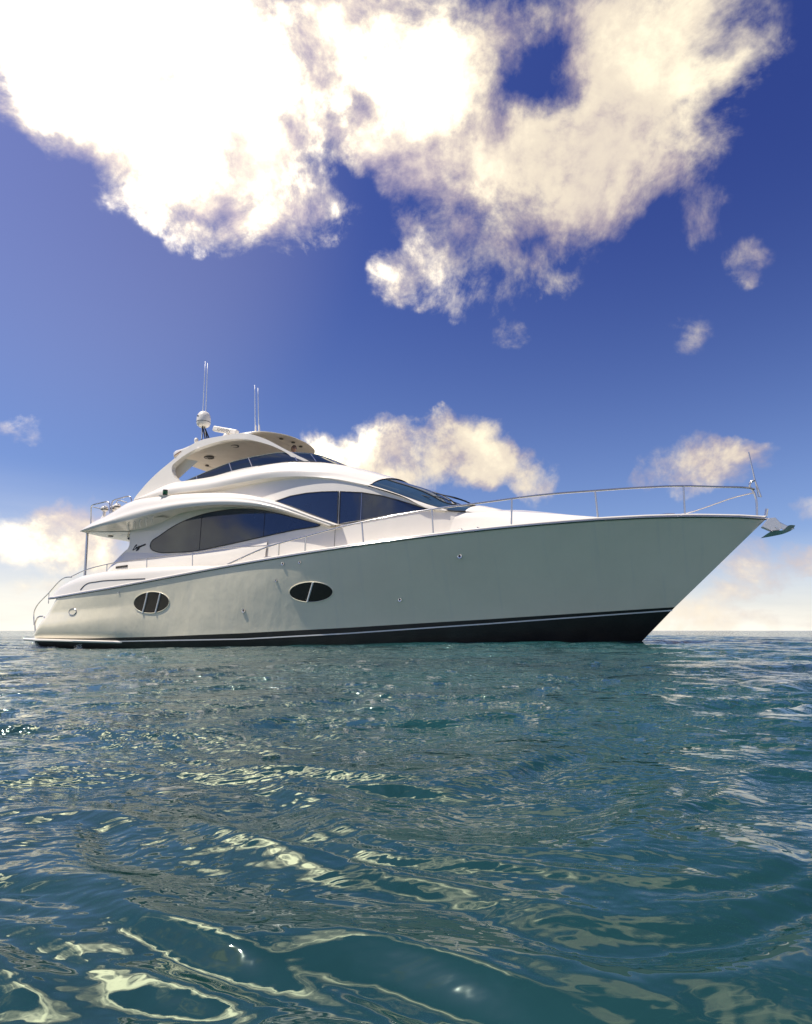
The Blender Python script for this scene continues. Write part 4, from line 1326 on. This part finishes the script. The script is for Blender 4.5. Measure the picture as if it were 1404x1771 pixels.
def plate(name, pts, m, parent, half, n=None):
    """flat plate in the centre plane with thickness"""
    k = len(pts)
    v = [(p[0], -half, p[1]) for p in pts] + [(p[0], half, p[1]) for p in pts]
    f = [tuple(range(k)), tuple(range(2 * k - 1, k - 1, -1))] + [(i, (i + 1) % k, k + (i + 1) % k, k + i) for i in range(k)]
    o = mesh(name, v, f, m, parent, False)
    b = o.modifiers.new('edge', 'BEVEL')
    b.width = 0.008
    b.segments = 2
    return o


ab = [(p[0], p[2]) for p in C['anchor_bracket']]
ro = plate('bow_roller', ab, M['galv'], yacht, 0.09)
lathe('roller_pin', [(0.001, -0.12), (0.028, -0.12), (0.028, 0.12), (0.001, 0.12)], M['steel'], ro, ((ab[3][0] + ab[4][0]) / 2 - .1, 0, (ab[3][1] + ab[4][1]) / 2 + .0), 14, 'Y')
kn = C['anchor_knob']
tube('chain_stopper', [kn[0], kn[1]], 0.035, M['steel'], ro, seg=10)
fk = C['anchor_fluke']
anc = bpy.data.objects.new('anchor', None)
col.objects.link(anc)
anc.parent = yacht
an_v, an_f = [], []
# plough fluke: V-shaped blade, point aft and down, crest forward
tip = np.array((fk[0][0], 0, fk[0][2]))
crest = [np.array((fk[i][0], 0, fk[i][2])) for i in (1, 2, 3, 4)]
keel = [np.array((fk[i][0], 0, fk[i][2])) for i in (7, 6, 5)]
up_l = hermite([tip] + crest, 16)
lo_l = hermite([tip] + keel + [crest[-1]], 16)
wd = np.array([0.20 * math.sin(math.pi * min(1, 0.15 + 0.75 * i / 15)) for i in range(16)])
wd[0] = 0.0
wd[-1] = 0.03
r_a = np.array([(p[0], w__, p[2]) for p, w__ in zip(up_l, wd)])
r_b = np.array([(p[0], 0.0, p[2]) for p in lo_l])
r_c = np.array([(p[0], 0.0, p[2] - 0.0) for p in (up_l * .6 + lo_l * .4)])
loft('fluke', [r_b, r_a, r_c], M['galv'], anc, both=True, angle=30)
plate('shank', [(22.62, 3.10), (22.75, 3.13), (22.98, 2.97), (23.16, 2.86), (23.05, 2.83), (22.92, 2.86), (22.72, 3.02)], M['steel'], anc, 0.025)

# ------------------------------------------------------------------ the man on the flybridge


def skin_body(name, joints, links, m, parent):
    me = bpy.data.meshes.new(name)
    me.from_pydata([j[0] for j in joints], links, [])
    me.materials.append(m)
    o = bpy.data.objects.new(name, me)
    col.objects.link(o)
    o.parent = parent
    sk_ = o.modifiers.new('skin', 'SKIN')
    lay = me.skin_vertices[0].data if me.skin_vertices else None
    if lay is None:
        bm = bmesh.new()
        bm.from_mesh(me)
        bm.verts.layers.skin.verify()
        bm.to_mesh(me)
        bm.free()
        lay = me.skin_vertices[0].data
    for i, j in enumerate(joints):
        lay[i].radius = (j[1], j[2] if len(j) > 2 else j[1])
    lay[0].use_root = True
    sb_ = o.modifiers.new('sub', 'SUBSURF')
    sb_.levels = 2
    sb_.render_levels = 2
    return o


man = bpy.data.objects.new('person', None)
col.objects.link(man)
tag(man, 'man with short dark hair and sunglasses standing at the helm under the hardtop', 'person')
mp = Matrix.Rotation(YA, 4, 'Z')
man.location = YO + mp @ Vector((9.16, -0.50, 4.74))
man.scale = (1.08, 1.08, 1.0)
man.rotation_euler = (0, 0, YA - math.radians(35))
J = [((0, 0, 0.92), 0.15, 0.11), ((0, 0, 1.10), 0.14, 0.10), ((0, 0, 1.30), 0.17, 0.11), ((0, 0, 1.42), 0.11, 0.09), ((0.01, 0, 1.49), 0.055, 0.055), ((0.02, 0, 1.56), 0.055, 0.055),
     ((0, 0.18, 1.40), 0.06), ((0.05, 0.26, 1.15), 0.045), ((0.28, 0.24, 1.12), 0.035), ((0.36, 0.23, 1.13), 0.03),
     ((0, -0.18, 1.40), 0.06), ((0.05, -0.26, 1.15), 0.045), ((0.28, -0.24, 1.12), 0.035), ((0.36, -0.23, 1.13), 0.03),
     ((0, 0.10, 0.86), 0.09), ((0.02, 0.11, 0.48), 0.06), ((0, 0.11, 0.08), 0.04), ((0.14, 0.12, 0.03), 0.035),
     ((0, -0.10, 0.86), 0.09), ((0.02, -0.11, 0.48), 0.06), ((0, -0.11, 0.08), 0.04), ((0.14, -0.12, 0.03), 0.035)]
Lk = [(0, 1), (1, 2), (2, 3), (3, 4), (4, 5), (3, 6), (6, 7), (7, 8), (8, 9), (3, 10), (10, 11), (11, 12), (12, 13), (0, 14), (14, 15), (15, 16), (16, 17), (0, 18), (18, 19), (19, 20), (20, 21)]
skin_body('body', J, Lk, M['skin'], man)


def head_mesh(scale=1.0, grow=0.0, cut=None):
    """ellipsoid skull with jaw, brow, nose; returns verts, faces around (0.03, 0, 1.66), looking along +X"""
    nu, nv = 28, 20
    v, f = [], []
    for i in range(nv + 1):
        th = math.pi * i / nv
        for j in range(nu):
            ph = 2 * math.pi * j / nu
            x = math.sin(th) * math.cos(ph)
            y = math.sin(th) * math.sin(ph)
            z = math.cos(th)
            rx, ry, rz = 0.098 + grow, 0.076 + grow, 0.122 + grow
            if z < 0:
                ry *= 1 + 0.28 * z
                rx *= 1 + 0.10 * z
            px_, py_, pz_ = x * rx, y * ry, z * rz
            front = max(0.0, math.cos(ph)) * math.sin(th)
            if front > 0.9 and -0.32 < z < 0.08:
                px_ += 0.022 * (front - 0.9) / 0.1
            if front > 0.8 and z < -0.55:
                px_ += 0.012
            v.append((0.03 + px_, py_, 1.66 + pz_))
    for i in range(nv):
        for j in range(nu):
            f.append((i * nu + j, i * nu + (j + 1) % nu, (i + 1) * nu + (j + 1) % nu, (i + 1) * nu + j))
    return v, f


v, f = head_mesh()
head = mesh('head', v, f, M['skin'], man)
v, f = head_mesh(grow=0.009)
f = [q for q in f if (sum(v[i][2] for i in q) / 4 > 1.722 or (sum(v[i][0] for i in q) / 4 < 0.02 and sum(v[i][2] for i in q) / 4 > 1.60))]
rng_ = random.Random(4)
v = [(a + rng_.uniform(-.005, .005), b + rng_.uniform(-.005, .005), c + rng_.uniform(-.003, .008)) for a, b, c in v]
mesh('hair', v, f, M['hair'], head)
gv, gf = [], []
for sy in (1, -1):
    b0 = len(gv)
    for x in (0.135, 0.122):
        for k in range(12):
            a = 2 * math.pi * k / 12
            gv.append((x - abs(0.034 + 0.027 * math.cos(a)) * 0.35, sy * (0.034 + 0.027 * math.cos(a)), 1.672 + 0.020 * math.sin(a)))
    gf += [tuple(b0 + k for k in range(12)), tuple(b0 + 12 + k for k in range(12))] + [(b0 + k, b0 + (k + 1) % 12, b0 + 12 + (k + 1) % 12, b0 + 12 + k) for k in range(12)]
v2, f2 = tube_data([[(0.11, 0.062, 1.68), (0.05, 0.08, 1.68), (0.0, 0.078, 1.675)], [(0.11, -0.062, 1.68), (0.05, -0.08, 1.68), (0.0, -0.078, 1.675)]], 0.004, 6)
b0 = len(gv)
mesh('sunglasses', gv + v2, gf + [tuple(i + b0 for i in q) for q in f2], M['rubber'], head)
for sy in (1, -1):
    mesh('ear', [(0.03 + 0.016 * math.cos(a), sy * (0.076 + 0.012 * (k % 2)), 1.655 + 0.03 * math.sin(a)) for k, a in enumerate(np.linspace(0, 2 * math.pi, 12, endpoint=False))],
         [tuple(range(12))], M['skin'], head)
tor = [(0.145, 0.115, 0.90), (0.15, 0.115, 1.05), (0.185, 0.125, 1.25), (0.20, 0.115, 1.36), (0.15, 0.10, 1.44), (0.07, 0.07, 1.49)]
v, f = [], []
for a, b, z in tor:
    for k in range(20):
        q = 2 * math.pi * k / 20
        v.append((b * math.cos(q), a * math.sin(q) * 1.05, z))
for i in range(5):
    for k in range(20):
        f.append((i * 20 + k, i * 20 + (k + 1) % 20, (i + 1) * 20 + (k + 1) % 20, (i + 1) * 20 + k))
mesh('shirt', v, f, M['shirt'], man)

# ------------------------------------------------------------------ the sea


def swell(X, Y):
    s = (X - YO.x) * math.cos(YA) + (Y - YO.y) * math.sin(YA)
    r = np.sqrt(X**2 + (Y - 18)**2)
    return 0.15 * np.sin(2 * np.pi * (s - 9.7) / 42.0) * np.exp(-(r / 60.0)**2)


def build_sea():
    rng = np.random.default_rng(11)
    NR, NA, NB = 720, 900, 140
    r = 0.22 * np.exp(np.linspace(0, math.log(45 / 0.22), NR))
    r2 = 45 * np.exp(np.linspace(0, math.log(9000 / 45), 70))[1:]
    r = np.concatenate([r, r2])
    a0 = math.radians(44)
    ang = np.concatenate([np.linspace(-a0, a0, NA, endpoint=False), np.linspace(a0, 2 * math.pi - a0, NB, endpoint=False)])
    R, A = np.meshgrid(r, ang, indexing='ij')
    X = R * np.sin(A)
    Y = R * np.cos(A)
    Z = np.zeros_like(X)
    dr = np.gradient(r)[:, None]
    # warp field that bends the wave crests into liquid loops
    wx = np.zeros_like(X)
    wy = np.zeros_like(X)
    for lam, am in ((1.4, 0.10), (0.7, 0.05), (0.35, 0.03)):
        for _ in range(3):
            th = rng.uniform(0, 2 * math.pi)
            k = 2 * math.pi / lam
            ph = rng.uniform(0, 6.28, 2)
            q = k * (X * math.cos(th) + Y * math.sin(th))
            wx += am * np.sin(q + ph[0])
            wy += am * np.sin(q + ph[1])
    XW = X + wx
    YW = Y + wy
    n = 44
    lams = np.exp(np.linspace(math.log(0.12), math.log(0.7), n))
    for lam in lams:
        th = math.radians(88) + rng.normal(0, 0.38)
        k = 2 * math.pi / lam
        slope = SLOPE * (1.0 if lam < 0.6 else 0.7) * (1.1 if lam < 0.5 else 1.0)
        am = slope / k
        fade = np.clip((lam / dr - 4) / 5, 0, 1)
        grow = 1.0 if lam > 0.35 else 1.0
        ph = rng.uniform(0, 6.28)
        q = k * (XW * math.cos(th) + YW * math.sin(th)) + ph
        Z += am * fade * grow * (np.sin(q) + 0.22 * np.cos(2 * q))
    far = np.clip((R - 3.5) / 7.0, 0, 1)
    for lam in (0.9, 1.1, 1.4, 1.7, 2.1, 2.6, 3.1):
        th = math.radians(80) + rng.normal(0, 0.7)
        k = 2 * math.pi / lam
        q = k * (XW * math.cos(th) + YW * math.sin(th)) + rng.uniform(0, 6.28)
        Z += far * np.clip((lam / dr - 4) / 5, 0, 1) * 0.045 / k * (np.sin(q) + 0.25 * np.cos(2 * q))
    Z *= np.clip(1.25 - R / 400.0, 0.2, 1.0)
    Z += swell(X, Y)
    nr, na = X.shape
    co = np.stack([X, Y, Z], -1).reshape(-1, 3)
    co = np.vstack([co, [[0, 0, float(Z[0].mean())]]])
    i = np.arange(nr - 1)[:, None]
    j = np.arange(na)[None, :]
    j1 = (j + 1) % na
    F = np.stack([i * na + j, i * na + j1, (i + 1) * na + j1, (i + 1) * na + j], -1).reshape(-1, 4)
    me = bpy.data.meshes.new('sea')
    nf = len(F)
    tri = np.stack([np.full(na, len(co) - 1), (np.arange(na) + 1) % na, np.arange(na)], -1)
    me.vertices.add(len(co))
    me.vertices.foreach_set('co', co.astype(np.float32).ravel())
    me.loops.add(nf * 4 + na * 3)
    me.loops.foreach_set('vertex_index', np.concatenate([F[:, ::-1].ravel(), tri[:, ::-1].ravel()]).astype(np.int32))
    me.polygons.add(nf + na)
    me.polygons.foreach_set('loop_start', np.concatenate([np.arange(nf) * 4, nf * 4 + np.arange(na) * 3]).astype(np.int32))
    me.update(calc_edges=True)
    me.polygons.foreach_set('use_smooth', np.ones(nf + na, bool))
    att = me.attributes.new('chop', 'FLOAT', 'POINT')
    ch = np.concatenate([(1 - 0.98 * np.exp(-(R / 2.4)**1.6)).ravel(), [0.0]])
    att.data.foreach_set('value', ch.astype(np.float32))
    o = bpy.data.objects.new('sea', me)
    col.objects.link(o)
    tag(o, kind='structure')
    m = bpy.data.materials.new('sea_water')
    m.use_nodes = True
    t = NT(m.node_tree)
    b = t.n['Principled BSDF']
    co_ = t.new('ShaderNodeTexCoord').outputs['Object']
    b.inputs['Roughness'].default_value = 0.04
    b.inputs['IOR'].default_value = 1.65
    b.inputs['Specular Tint'].default_value = (0.80, 1.0, 0.93, 1)
    n0_ = t.noise(co_, 0.35, 3.0, 0.5)[0]
    wbase = (t.mix(t.rng(n0_, 0.3, 0.7), (0.007, 0.030, 0.030, 1), (0.013, 0.062, 0.060, 1)))
    fr_ = t.rng(t.noise(co_, 0.09, 3.0, 0.5)[0], 0.42, 0.62)
    wbase = t.mix(fr_, wbase, (0.010, 0.060, 0.066, 1))
    t.l.new(wbase, b.inputs['Base Color'])
    at = t.new('ShaderNodeAttribute', attribute_name='chop')
    cv = at.outputs['Fac']
    h1 = t.noise(t.vm('MULTIPLY', co_, (1, 1.6, 1)), 2.2, 4.0, 0.55, 0.4)[0]
    h2 = t.noise(t.vm('MULTIPLY', co_, (1, 1.5, 1)), 9.0, 3.0, 0.5, 0.3)[0]
    h = t.m('ADD', t.m('MULTIPLY', h1, 0.15), t.m('MULTIPLY', h2, 0.055))
    bn = t.new('ShaderNodeBump')
    bn.inputs['Distance'].default_value = 1.0
    t.l.new(t.m('MULTIPLY', cv, 1.0), bn.inputs['Strength'])
    t.l.new(h, bn.inputs['Height'])
    t.l.new(bn.outputs[0], b.inputs['Normal'])
    me.materials.append(m)
    return o


SLOPE = 0.026
build_sea()

# white water breaking against the stern
rs = np.random.default_rng(5)
v, f = [], []
for cx_, spread, cnt, hmax in ((0.75, 0.22, 420, 0.22), (1.6, 0.35, 160, 0.08), (2.85, 0.06, 110, 0.16), (1.0, 0.7, 260, 0.04)):
    for _ in range(cnt):
        s = cx_ + rs.normal(0, spread)
        t_ = 2.60 + abs(rs.normal(0, 0.07))
        hh = -0.13 + abs(rs.normal(0, 0.45)) * hmax * math.exp(-((s - cx_) / (spread * 1.3))**2)
        q = rs.uniform(0.004, 0.016)
        b0 = len(v)
        c0 = P((s, t_, hh))
        for dx, dy, dz in ((q, 0, 0), (-q, 0, 0), (0, q, 0), (0, -q, 0), (0, 0, q), (0, 0, -q)):
            v.append((c0[0] + dx, c0[1] + dy, c0[2] + dz))
        f += [tuple(b0 + i for i in tr_) for tr_ in ((0, 2, 4), (2, 1, 4), (1, 3, 4), (3, 0, 4), (2, 0, 5), (1, 2, 5), (3, 1, 5), (0, 3, 5))]
me = bpy.data.meshes.new('spray')
me.from_pydata(v, [], f)
me.materials.append(M['foam'])
spray = bpy.data.objects.new('spray', me)
col.objects.link(spray)
spray.location = YO
spray.rotation_euler = (0, 0, YA)
tag(spray, 'white spray splashing under the swim platform at the stern', 'spray', kind='stuff')
